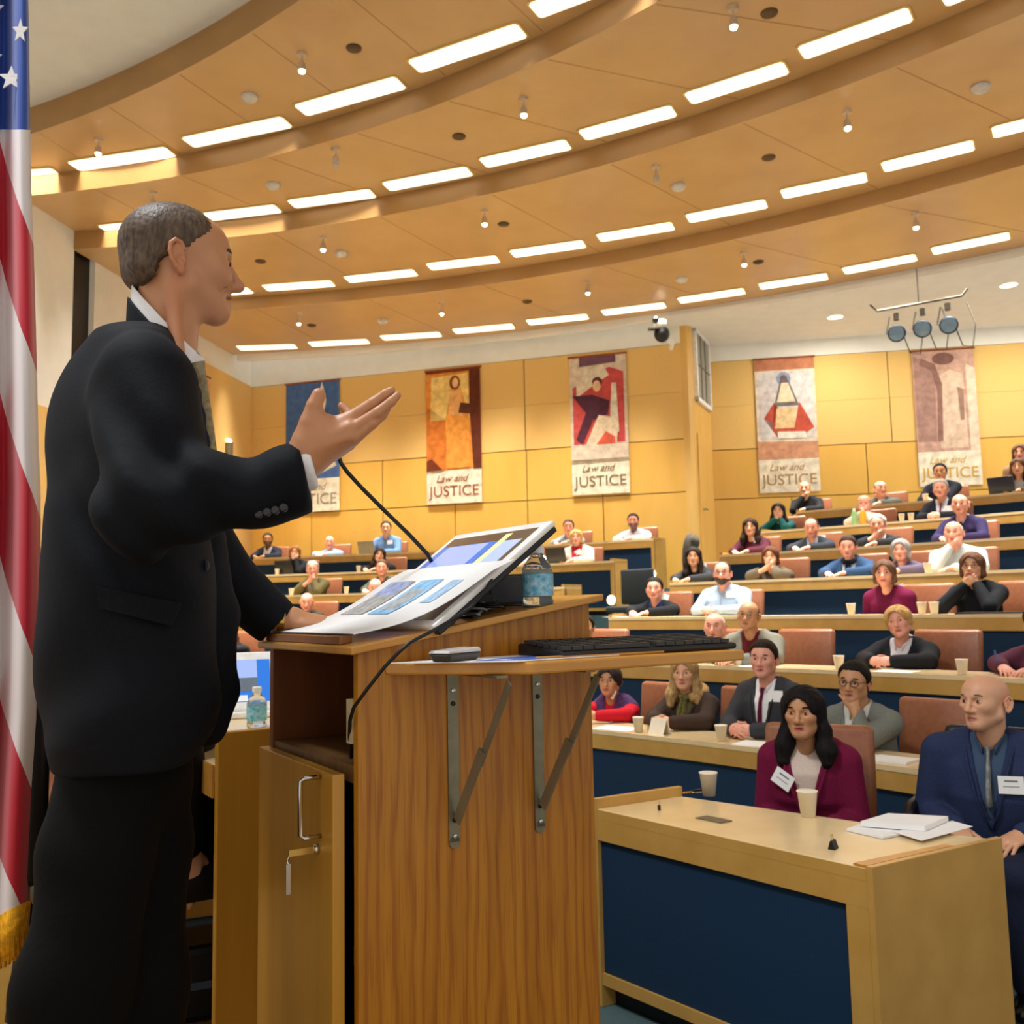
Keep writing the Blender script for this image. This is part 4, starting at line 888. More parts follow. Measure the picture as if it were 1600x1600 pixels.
def face_parts(F, parent, org, hair, look=(1, 0, 0), lod=0, brow=True):
    lod = 0 if lod <= 1 else lod
    """eyes and eyebrows"""
    k = F.k
    for s in (-1, 1):
        c = F(.0858, .033*s, -.0105)-org; ax = F.A
        e = MB()
        if lod == 0: e.ball(c-F.A[0]*.0015*k, np.array((.0105, .0125, .0062))*k, 14, 0, [F.A[0], F.A[1], F.A[2]])
        else: e.ball(c, np.array((.0115, .013, .0068))*k, 8, 0, [F.A[0], F.A[1], F.A[2]])
        eo = e.build('eye', EYEW if lod == 0 else M('far_eye', (52, 36, 30), rough=.3), parent, True)
        if lod == 0:
            d = nrm(look[0]*F.A[0]+look[1]*F.A[1]+look[2]*F.A[2]); s1 = nrm(np.cross(F.A[2], d)); s2 = np.cross(d, s1)
            MB().ball(c+d*.0055*k+F.A[0]*.001, np.array((.0058, .0058, .0058))*k, 10, 0, [s1, s2, d]).build('pupil', PUP, eo, True)
            MB().tube([F(.0915-abs(t)*.35*(abs(t) > .5)*.02-.0065*abs(t)**2, (.033+.0155*t)*s, -.0035-.0045*t*t)-org for t in (-1, -.5, 0, .5, 1)], [.0012*k, .002*k, .0022*k, .002*k, .001*k], 6).build('eyelash', hair_mat('1C1410'), parent)
        if brow:
            MB().tube([F(.0985-.0135*t**1.6, (.013+.038*t)*s, .010+.007*math.sin(2.4*t+.3))-org for t in (0, .35, .7, 1)], [.0042*k, .005*k, .0042*k, .002*k], 6).build('eyebrow', hair_mat(hair), parent)
def hand_prims(w, d, n, side, curl=.35, s=1., spread=.10, thumb=None, fr=.0088):
    """w wrist, d direction of the fingers, n direction out of the back of the hand, side +1 when the thumb lies along cross(d, n)"""
    d = nrm(d); n = nrm(np.array(n, float)-d*(np.array(n, float)@d)); t = np.cross(d, n)*side
    p = [cap(w-d*.02*s, w+d*.02*s, .024*s, .027*s, .02), ell(w+d*.05*s, np.array((.05, .041, .0165))*s, np.array([d, t, n]), .02)]
    Ls = [(.042, .026, .021), (.046, .03, .022), (.043, .028, .022), (.033, .021, .019)]
    for i in range(4):
        o = (1.5-i)*.0195*s; b = w+d*(.088-.006*abs(i-1.2))*s+t*o; q = nrm(d+t*(1.5-i)*spread); a = b-q*.03*s; pts = [a, b]; ang = 0
        for j in range(3):
            ang += curl*(1.0, 1.15, .8)[j]; pts.append(pts[-1]+Ls[i][j]*s*(q*math.cos(ang)-n*math.sin(ang)))
        r = [fr*1.15, fr*1.08, fr, fr*.92, fr*.8]; f = .88 if i == 3 else 1
        for j in range(4): p.append(cap(pts[j], pts[j+1], r[j]*s*f, r[j+1]*s*f, .006 if j else .012))
    tb = w+d*.02*s+t*.02*s; q = thumb if thumb is not None else nrm(d*.62+t*.7-n*.35)
    p += [cap(tb, tb+q*.042*s, .0165*s, .0125*s, .016), cap(tb+q*.042*s, tb+nrm(q*.75+d*.5)*.03*s+q*.042*s, .0118*s, .0105*s, .006), cap(tb+q*.042*s+nrm(q*.75+d*.5)*.03*s, tb+q*.042*s+nrm(q*.75+d*.5)*.03*s+nrm(q*.6+d*.6)*.024*s, .0105*s, .0085*s, .005)]
    return p
def skull_prims(F, w=1., g=0.): return [ell(F(-.008, 0, .014), (np.array((.099, .077*w, .082))+g)*F.k, F.A, .02), ell(F(.034, 0, .026), (np.array((.062, .062*w, .052))+g)*F.k, F.A, .03*F.k)]

# ================================================================ the speaker
SUIT = M('suit_wool', '090C13', rough=.82, noise=.2, scale=160, bump=.06, spec=.22); SUITN = cloth('1A2236', .2, .12, scale=160); TROUS = cloth('040405', .2, .1); SHIRTW = cloth('E6E4E6', .03, .05); SKIN = skin_mat()
HB = V3(-.72, 1.62, STAGE)
hero = empty('person', HB, 0, 'man in a dark suit and white shirt speaking at the lectern with one hand raised', 'person')
hf = nrm(V3(.86, .51, 0)); hr = V3(hf[1], -hf[0], 0)       # facing, and his right
# -- trousers and shoes
tp = [cap(P(184, 1180, 1.60), P(154, 1330, 1.57), .082, .088, .02), cap(P(154, 1330, 1.57), P(118, 1530, 1.55), .088, .082, .02), cap(P(116, 1530, 1.55), P(92, 1900, 1.53), .084, .075, .04),
      cap(P(212, 1180, 1.70), P(214, 1330, 1.70), .082, .090, .03), cap(P(214, 1330, 1.70), P(208, 1540, 1.69), .090, .082, .03), cap(P(214, 1540, 1.69), P(205, 1830, 1.67), .083, .074, .04),
      cap(P(190, 1150, 1.65), P(196, 1200, 1.65), .09, .1, .06)]
def tfold(F, X, Y, Z): return F-.0035*np.sin(26*(Z+.55*X))*np.clip((1.25-Z)*2, 0, 1)-.003*np.sin(17*(Z*1.4-X*1.2+Y))
sdf_obj('trousers', tp, .011, TROUS, hero, HB, extra=tfold)
for q in (P(92, 1900, 1.53), P(205, 1830, 1.67)):
    a = V3(q[0], q[1], STAGE+.05)
    v, f = sdf_mesh([cap(a-hf*.05, a+hf*.10, .045, .04, .03), cap(a+hf*.1, a+hf*.18-V3(0, 0, .012), .042, .034, .03), plane((0, 0, STAGE+.003), (0, 0, -1))], .008)
    me, _ = mesh_from('shoe', [(v-HB, f)]); link_mesh('shoe', me, M('shoe_leather', (12, 11, 11), rough=.25), hero, True)
# -- jacket: lofted trunk following the silhouette, plus both sleeves
mpp = 1.64/FPX
SEC = [(524, 190, 250, .09), (548, 156, 266, .15), (600, 106, 309, .19), (700, 79, 326, .2), (800, 66, 332, .195), (900, 62, 338, .19), (1000, 60, 344, .195), (1100, 60, 346, .205), (1150, 61, 338, .21), (1192, 66, 316, .21)]
rows = []
for y, xl, xr, b in SEC:
    c = P((xl+xr)/2, y, 1.655); w = (xr-xl)/2*mpp; a = math.sqrt(max(w*w-(b*.5)**2, .004))/.86
    rows.append((c[2], c[0], c[1], a, b))
SH_R, EL_R, WR_R = P(228, 602, 1.50), P(238, 792, 1.415), P(446, 756, 1.45)
SH_L, EL_L, WR_L = P(205, 600, 1.83), P(322, 872, 1.93), P(424, 966, 1.965)
trunk = [loft(rows, [hf, -hr], .05), ell(P(172, 668, 1.70), (.105, .185, .15), [hf, hr, V3(0, 0, 1)], .06), cap(P(220, 560, 1.62), P(214, 596, 1.50), .032, .064, .05), cap(P(220, 545, 1.68), P(198, 610, 1.80), .04, .07, .06)]
slv = [cap(SH_R, EL_R, .083, .070, .018), cap(EL_R, WR_R, .070, .0535, .035), cap(WR_R, P(468, 749, 1.452), .0535, .0535, .03)]
slvl = [cap(SH_L, EL_L, .08, .068, .05), cap(EL_L, WR_L, .068, .05, .03)]
ce = nrm(P(470, 748, 1.452)-P(250, 795, 1.42)); cl = nrm(WR_L-EL_L)
seamc = P(205, 620, 1.46)
def jfold(F, X, Y, Z):
    e = EL_R; d2 = (X-e[0])**2+(Y-e[1])**2+(Z-e[2])**2
    F = F-.013*np.exp(-d2/.022)*np.sin(70*(.75*(X-e[0])+.66*(Z-e[2])))
    s = SH_R; d3 = (X-s[0]-.03)**2+(Y-s[1])**2+(Z-s[2]+.12)**2
    F = F-.011*np.exp(-d3/.03)*np.sin(42*(.85*(X-s[0])+.5*(Z-s[2])))
    f = (EL_R+WR_R)/2; d4 = (X-f[0])**2+(Y-f[1])**2+(Z-f[2])**2
    F = F-.003*np.exp(-d4/.02)*np.sin(52*(X-.6*Z))
    return F-.006*np.sin(19*(Z-.9*X+.5*Y)+1.2*np.sin(9*Z))*np.clip((1.75-Z)*3, 0, 1)
def vcut(X, Y, Z):                                        # opening between the lapels, local to the chest
    zt, zb = P(292, 560, 1.6)[2], P(322, 880, 1.6)[2]
    h = np.clip((Z-zb)/(zt-zb), 0, 1); c0 = np.interp(Z, [r[0] for r in sorted(rows)], [r[1] for r in sorted(rows)]); c1 = np.interp(Z, [r[0] for r in sorted(rows)], [r[2] for r in sorted(rows)])
    fw = (X-c0)*hf[0]+(Y-c1)*hf[1]; lt = (X-c0)*hr[0]+(Y-c1)*hr[1]
    return np.maximum(np.maximum(np.abs(lt)-.085*h, .045-fw), zb-Z)
bb = (np.array([-1.2, 1.2, 1.6]), np.array([-.3, 2.0, 2.1]))
jk = trunk+slv+slvl+[fn(vcut, bb, .006, 1), plane(P(480, 800, 1.452)*.5+P(447, 697, 1.452)*.5+ce*.016, ce), cap(WR_L+cl*.085, WR_L+cl*.4, .08, .08, .004, 1)]
jacket = sdf_obj('jacket', jk, .009, SUIT, hero, HB, extra=jfold)
# front flap hanging open, its rounded corner at the bottom
MB()
fl = [P(330, 840, 1.77), P(345, 960, 1.78), P(344, 1080, 1.78), P(326, 1140, 1.76)]
sdf_obj('jacket_front', [cap(fl[0], fl[1], .026, .03, .03), cap(fl[1], fl[2], .03, .03, .03), cap(fl[2], fl[3], .03, .03, .03), cap(P(318, 840, 1.74), P(318, 1120, 1.74), .03, .04, .03)], .008, SUIT, hero, HB)
# -- shirt
shr = [(z, x, y, a-.012, b-.012) for z, x, y, a, b in rows if z > 1.55]
sdf_obj('shirt', [loft(shr, [hf, -hr], .03), cap(P(258, 590, 1.63), P(258, 556, 1.63), .052, .046, .03)], .01, SHIRTW, hero, HB)
# -- head frame
HF = Fr(P(278, 400, 1.66), V3(.85, .53, .02), (-.03, -.11, 1), .915)
nk0, nk1 = P(258, 590, 1.64), HF(-.022, 0, -.055)
neck = [cap(nk0, nk1, .050, .047, .03), cap(P(262, 574, 1.63), HF(.004, 0, -.085), .028, .032, .04), cap(HF(-.025, -.052, -.06), P(280, 560, 1.57), .012, .011, .025)]
hp_ = head_prims(HF, True, 1., 1.0, smile=True, nose=1.03)
for s in (-1, 1):                                         # smiling cheeks, folds beside the mouth and brow creases
    hp_ += [ell(HF(.076, .036*s, -.046), (.021, .017, .017), HF.A, .014), cap(HF(.1, .021*s, -.052), HF(.089, .037*s, -.082), .0028, .0022, .005, 1), cap(HF(.084, .044*s, -.058), HF(.074, .048*s, -.092), .002, .0016, .005, 1)]
    for dz in (.022, .031, .040): hp_ += [cap(HF(.0995-dz*.28, .01*s, dz), HF(.088-dz*.3, .036*s, dz-.002), .0014, .001, .003, 1)]
v1 = sdf_mesh(hp_+neck, .0023)
# right hand, palm up and away, thumb raised
def Q(x, y, d=1.44): return P(x, y, d)
H = [cap(Q(440, 742, 1.452), Q(476, 718, 1.448), .026, .027, .02), cap(Q(476, 718, 1.448), Q(512, 690, 1.445), .029, .03, .02), cap(Q(500, 680, 1.44), Q(545, 662, 1.432), .021, .0165, .025), cap(Q(498, 702, 1.447), Q(542, 688, 1.45), .018, .0125, .02), cap(Q(510, 688, 1.44), Q(548, 674, 1.436), .018, .014, .02)]
def fing(pts, rs, k=.0025):
    return [cap(pts[i], pts[i+1], rs[i], rs[i+1], .008 if i == 0 else k) for i in range(len(pts)-1)]
H += fing([Q(520, 672, 1.44), Q(548, 654, 1.430), Q(583, 630, 1.424), Q(602, 616, 1.422), Q(612, 609.5, 1.422)], [.0125, .0115, .0092, .0078, .006])
H += fing([Q(522, 682, 1.438), Q(553, 670, 1.422), Q(590, 645, 1.414), Q(611, 628, 1.414), Q(621, 618, 1.416)], [.012, .011, .0088, .0074, .0058])
H += fing([Q(520, 692, 1.44), Q(553, 685, 1.426), Q(582, 662, 1.418), Q(598, 648, 1.42), Q(606, 638, 1.426)], [.0115, .0105, .0084, .0072, .0056])
H += fing([Q(515, 698, 1.45), Q(544, 692, 1.452), Q(557, 668, 1.47), Q(546, 646, 1.483), Q(534, 634, 1.488)], [.012, .0105, .009, .0078, .0064])
H += fing([Q(478, 700, 1.44), Q(484, 660, 1.428), Q(491, 634, 1.422), Q(498, 617, 1.422)], [.020, .0155, .0125, .0108])
H += [cap(Q(484, 690, 1.44), Q(497, 668, 1.434), .022, .016, .02), ell(Q(498, 660, 1.434), (.012, .012, .012), None, .02)]
H += [cap(Q(486, 700, 1.424), Q(545, 668, 1.414), .004, .005, .012), cap(Q(486, 706, 1.424), Q(548, 682, 1.415), .004, .005, .012), cap(Q(490, 712, 1.43), Q(542, 692, 1.432), .004, .005, .012)]
v2 = sdf_mesh(H, .0017, smooth=1)
# left hand resting on the lectern ledge
zt_ = LC[2]+lzt(.0)
LWk = P(434, 968, 1.968); ldr = nrm(V3(.80, .12, -.10))
lh = hand_prims(P(444, 968, 1.965), ldr, V3(0, -.25, 1), -1, .16, .95)+[cap(WR_L, P(444, 968, 1.965), .030, .025, .02)]
v3 = sdf_mesh(lh, .0028)
core = sdf_mesh([cap(SH_R, EL_R, .045, .038), cap(EL_R, Q(450, 742, 1.452), .036, .026), cap(SH_L, EL_L, .045, .038), cap(EL_L, WR_L, .036, .028), ell(P(200, 760, 1.655), (.1, .15, .3), [hf, hr, V3(0, 0, 1)], .05), cap(SH_R, SH_L, .05, .05), cap(nk0, P(220, 640, 1.65), .06, .1, .05)]+[cap(tp[i][1], tp[i][2], tp[i][3]-.03, tp[i][4]-.03) for i in (0, 1, 2, 3, 4, 5)], .014)
me, V = mesh_from('body', [v1, v2, v3, core]); V = np.concatenate([v1[0], v2[0], v3[0], core[0]])
paint(me, V, HF, 'warm')
me.transform(Matrix.Translation(Vector([-float(c) for c in HB])))
link_mesh('body', me, SKIN, hero, True)
face_parts(HF, hero, HB, '4A3C30', (1, -.1, 0))
MB().ball(HF(.0815, 0, -.0785)-HB, (.0135, .0255, .0058), 12, 0, HF.A).build('teeth', M('teeth', (232, 226, 214), rough=.3), hero, True)
# -- short receding hair
def hair_region(X, Y, Z):
    x = (X-HF.o[0])*HF.A[0][0]+(Y-HF.o[1])*HF.A[0][1]+(Z-HF.o[2])*HF.A[0][2]; y = (X-HF.o[0])*HF.A[1][0]+(Y-HF.o[1])*HF.A[1][1]+(Z-HF.o[2])*HF.A[1][2]; z = (X-HF.o[0])*HF.A[2][0]+(Y-HF.o[1])*HF.A[2][1]+(Z-HF.o[2])*HF.A[2][2]
    line = np.interp(z, [-.075, -.055, -.03, -.014, .0, .014, .03, .045, .06, .075, .1], [-.066, -.05, -.044, -.02, .004, .016, .036, .047, .045, .038, .028])
    return np.maximum(x-line, -.07-z)
def hair_ex(F, X, Y, Z):
    r = hair_region(X, Y, Z); return np.maximum(F-.0012-.0055*np.clip(-r/.03, 0, 1)**.6-.0006*np.sin(420*Y+120*Z)*np.sin(300*Z+240*X), r+.003*np.sin(Z*500+Y*300))
hh = sdf_mesh(skull_prims(HF, 1., .0)+[cap(HF(-.06, -.03, -.045), HF(-.06, .03, -.045), .030, None, .03)], .0026, off=0., extra=hair_ex)
HM = M('hair_speaker', '6A5846', rough=.5, noise=.5, scale=150, stretch=(1, 1, .3), bump=.25, c2='40322A', spec=.25)
me, _ = mesh_from('hair', [(hh[0]-HB, hh[1])]); link_mesh('hair', me, HM, hero, True)
# -- collars
def collar(name, c, n, off, th, wid, mat, front=9.):
    nn = nrm(n); pr = [cap(nk0+(nk0-nk1)*.3, nk1, .052, .047, .03), cap(P(264, 582, 1.63), HF(.0, 0, -.09), .030, .032, .04)]
    def ex(F, X, Y, Z):
        s = np.abs(F-off)-th; b = np.abs((X-c[0])*nn[0]+(Y-c[1])*nn[1]+(Z-c[2])*nn[2])-wid; r = np.maximum(s, b); return np.maximum(r, (X-c[0])*hf[0]+(Y-c[1])*hf[1]-front)
    v, f = sdf_mesh(pr, .003, off=0., extra=ex, lo=np.array([-2, 1.3, 1.7]), hi=np.array([0, 1.9, 2.3]))
    if len(v): me, _ = mesh_from(name, [(v-HB, f)]); return link_mesh(name, me, mat, hero, True)
tdir = P(298, 556, 1.57)-P(222, 476, 1.57); side = hr*.25+V3(.0, -1, 0)
nC = nrm(np.cross(tdir, V3(0, 1, 0))); nC = nC if nC[2] > 0 else -nC
collar('shirt_collar', P(262, 530, 1.62), nC, .008, .0035, .021, SHIRTW)
collar('jacket_collar', P(252, 545, 1.62), nC, .012, .006, .021, SUIT, .02)
lap = [P(278, 556, 1.545), P(290, 585, 1.54), P(298, 615, 1.54), P(306, 650, 1.548), P(314, 690, 1.56), P(322, 745, 1.575)]
v, f = sdf_mesh([cap(lap[i], lap[i+1], (.012, .014, .015, .014, .013)[i], (.014, .015, .014, .013, .008)[i], .012) for i in range(5)], .0045)
me, _ = mesh_from('lapel', [(v-HB, f)]); link_mesh('lapel', me, SUITN, hero, True)
# -- tie
TIE = cloth('9A8C6C', .35, .2, scale=90)
tpz = [P(300, 566, 1.60), P(306, 590, 1.605), P(309, 640, 1.62), P(314, 700, 1.64), P(322, 760, 1.66)]
MB().tube([p-HB+hf*.006 for p in tpz], [.017, .013, .018, .022, .024], 10, flat=.5).build('tie', TIE, hero, True)
# -- cuffs, buttons, pocket, watch
sdf_obj('shirt_cuff', [cap(Q(430, 746, 1.452), Q(500, 722, 1.45), .040, .038, .01), plane(P(480, 800, 1.452)*.5+P(447, 697, 1.452)*.5+ce*.031, ce)], .004, SHIRTW, hero, HB)
MB().tube([WR_L-HB, P(432, 966, 1.967)-HB], [.034, .032], 16).build('shirt_cuff', SHIRTW, hero, True)
BT = M('suit_button', (38, 38, 42), rough=.25)
for x, y in ((404, 803), (417, 800), (430, 797), (443, 793)):
    v = ray(x, y); v = v/v[1]; q = V3(0, 0, CZ)+v*1.399-HB; MB().lathe([(.0068, -.004), (.0068, .002), (.004, .003)], q, [V3(1, 0, 0), V3(0, 0, 1), V3(0, -1, 0)], 14).build('sleeve_button', BT, hero, True)
q = P(322, 884, 1.60)-HB; MB().lathe([(.010, -.004), (.010, .002), (.006, .003)], q, [nrm(V3(.8, -.6, 0)), V3(0, 0, 1), nrm(V3(.4, -.9, 0))], 16).build('front_button', M('front_button', (96, 104, 120), rough=.2), hero, True)
# pocket flap following the trunk surface
def on_trunk(x, y):
    v = ray(x, y); o = V3(0, 0, CZ); z = None
    S = sorted(rows); zz = [r[0] for r in S]
    for t in np.linspace(1.3, 1.8, 400):
        p = o+v*t/v[1]; g = [np.interp(p[2], zz, [r[i] for r in S]) for i in range(1, 5)]
        u = ((p[0]-g[0])*hf[0]+(p[1]-g[1])*hf[1])/g[2]; w = ((p[0]-g[0])*hr[0]+(p[1]-g[1])*hr[1])/g[3]
        if u*u+w*w < 1.03: return p
    return o+v*1.5/v[1]
pf = [(152, 917), (215, 922), (284, 942), (272, 976), (205, 958), (158, 948)]
G = [[on_trunk(*(np.array((152, 917))*(1-a)*(1-b)+np.array((284, 942))*a*(1-b)+np.array((158, 950))*(1-a)*b+np.array((270, 978))*a*b)) for a in np.linspace(0, 1, 7)] for b in (0, .5, 1)]
m = MB(); out = V3(.1, -.99, 0); vs = [p-HB+out*.002 for r in G for p in r]+[p-HB+out*.009 for r in G for p in r]; fs = []
for i in range(2):
    for j in range(6): a = i*7+j; fs += [(21+a, 21+a+7, 21+a+8, 21+a+1)[::-1], (a, a+7, a+8, a+1)]
ring = [0, 1, 2, 3, 4, 5, 6, 13, 20, 19, 18, 17, 16, 15, 14, 7]
for i in range(16): a, b = ring[i], ring[(i+1) % 16]; fs.append((a, b, 21+b, 21+a))
m.add(vs, fs); m.build('pocket_flap', SUIT, hero)
wax = nrm(ldr); wc = P(442, 966, 1.962)-HB; w1 = nrm(np.cross(wax, V3(0, 0, 1))); w2 = np.cross(w1, wax)
wt = MB().lathe([(.0315, -.008), (.0335, -.007), (.0335, .007), (.0315, .008)], wc, [w1, w2, wax], 22).build('wristwatch', BRASS, hero)
MB().box(wc+nrm(V3(-.1, -.9, .5))*.033, (.026, .022, .008), [wax, np.cross(nrm(V3(-.1, -.9, .5)), wax), nrm(V3(-.1, -.9, .5))]).build('watch_case', CHROME, wt, bevel=.003)
# ear details and neck crease are in the body mesh
# ================================================================ the audience
LEATHER = M('brown_leather', (150, 92, 62), rough=.4, noise=.12, scale=30, bump=.1, coat=.1)
CHB = M('chair_metal', (40, 38, 36), rough=.4, metal=.5)
def make_chair():
    e = empty('leather_chair', (0, 0, 0))
    m = MB(); m.box((.0, 0, .44), (.48, .48, .09)); m.build('seat', LEATHER, e, True, bevel=.03)
    m = MB(); a = nrm(V3(-.12, 0, 1)); m.box(V3(-.235, 0, .74), (.07, .50, .50), [np.cross(V3(0, 1, 0), a), V3(0, 1, 0), a]); m.build('backrest', LEATHER, e, True, bevel=.03)
    MB().tube([(-.22, 0, .42), (-.26, 0, .5), (-.255, 0, .62)], .025, 8).build('back_support', CHB, e)
    MB().tube([(0, 0, .05), (0, 0, .40)], .03, 10).build('pedestal', CHB, e)
    m = MB()
    for k in range(5): t = 2*math.pi*k/5; m.tube([(0, 0, .07), (.24*math.cos(t), .24*math.sin(t), .03)], [.025, .02], 8)
    m.build('base', CHB, e); return e
CH0 = [None]
def chair(loc, rz, label):
    if CH0[0] is None: CH0[0] = make_chair(); e = CH0[0]
    else: e = copy_tree(CH0[0])
    e.location = [float(v) for v in loc]; e.rotation_euler = (0, 0, rz); return tag(e, label, 'chair', 'brown leather lecture hall chairs')

def hair(F, style, col, parent, h, org=(0, 0, 0)):
    k = F.k; E = lambda c, r, kk=.02, op=0: ell(F(*c), np.array(r)*k, F.A, kk*k, op); C = lambda a, b, ra, rb=None, kk=.03: cap(F(*a), F(*b), ra*k, (ra if rb is None else rb)*k, kk*k)
    def region(zs, xs):
        def f(Fd, X, Y, Z):
            x = ((X-F.o[0])*F.A[0][0]+(Y-F.o[1])*F.A[0][1]+(Z-F.o[2])*F.A[0][2])/k; z = ((X-F.o[0])*F.A[2][0]+(Y-F.o[1])*F.A[2][1]+(Z-F.o[2])*F.A[2][2])/k
            y = ((X-F.o[0])*F.A[1][0]+(Y-F.o[1])*F.A[1][1]+(Z-F.o[2])*F.A[1][2])/k
            r = np.maximum(x-np.interp(z-.002-.012*np.clip(np.abs(y)/.045, 0, 1)**2*(np.abs(y) < .056)+.0025*np.sin(y*190), zs, xs), -.078-z)
            return np.maximum(Fd-(.0015+g*np.clip(-r/.03, 0, 1)**.6+.0016*np.sin(X*230+Z*60)*np.sin(Y*210+Z*40))*k, r*k)
        return f
    Z8 = [-.08, -.05, -.028, -.012, .012, .035, .06, .08, .1]
    ex = None
    back = [C((-.06, -.03, -.045), (-.06, .03, -.045), .030)]; g = 0.
    if style in ('short', 'receding', 'bald', 'thin'):
        g = {'short': .011, 'receding': .007, 'bald': .004, 'thin': .008}[style]
        xs = {'short': [-.07, -.05, -.02, .014, .028, .052, .086, .09, .095], 'receding': [-.07, -.05, -.02, .014, .026, .04, .03, .024, .02], 'bald': [-.07, -.05, -.02, .01, .02, .0, -.045, -.2, -.3], 'thin': [-.07, -.05, -.02, .012, .026, .044, .06, .06, .055]}[style]
        pr = skull_prims(F, 1., 0.)+back+([E((-.006, 0, .026), (.092, .072, .078))] if style == 'short' else [])+[ell(F(-.030, .088*s, -.016), np.array((.024, .03, .034))*k, F.A, .004*k, 1) for s in (-1, 1)]; ex = region(Z8, xs)
    else:
        pr = skull_prims(F, 1.03, .017)+back
        if style in ('long', 'verylong'):
            L = -.30 if style == 'verylong' else -.235
            for s in (-1, 1): pr += [C((.01, .07*s, .03), (.0, .083*s, -.10), .026, .03), C((.0, .083*s, -.10), (.012, .098*s, L*.75), .034, .042), C((.012, .098*s, L*.75), (.03, .10*s, L), .042, .03)]
            pr += [C((-.065, 0, .0), (-.085, 0, L+.03), .07, .072)]
        elif style == 'bob':
            for s in (-1, 1): pr += [C((.012, .068*s, .03), (.012, .078*s, -.085), .026, .028)]
            pr += [C((-.06, -.02, .0), (-.055, -.02, -.085), .062, .058), C((-.06, .02, .0), (-.055, .02, -.085), .062, .058)]
        elif style == 'shortbob':
            for s in (-1, 1): pr += [C((.012, .068*s, .03), (-.005, .076*s, -.035), .022, .022)]
            pr += [C((-.06, 0, .0), (-.06, 0, -.06), .06, .05)]
        elif style == 'pulled':
            pr += [E((-.1, 0, -.02), (.035, .035, .04))]
        pr += [E((.088, 0, -.028), (.066, .0565 if style != 'pulled' else .075, .088), .015, 1)]
        ex = lambda Fd, X, Y, Z: Fd-.0022*k*(np.sin(X*170+Y*150)*np.sin(Z*40+X*60)+1.2*np.sin(Z*55+Y*14)*np.clip((F.o[2]-Z)*12, 0, 1))
    v, q = sdf_mesh(pr, h, extra=ex)
    if len(v):
        me, _ = mesh_from('hair', [(v, q)]); return link_mesh('hair', me, hair_mat(col), parent, True)

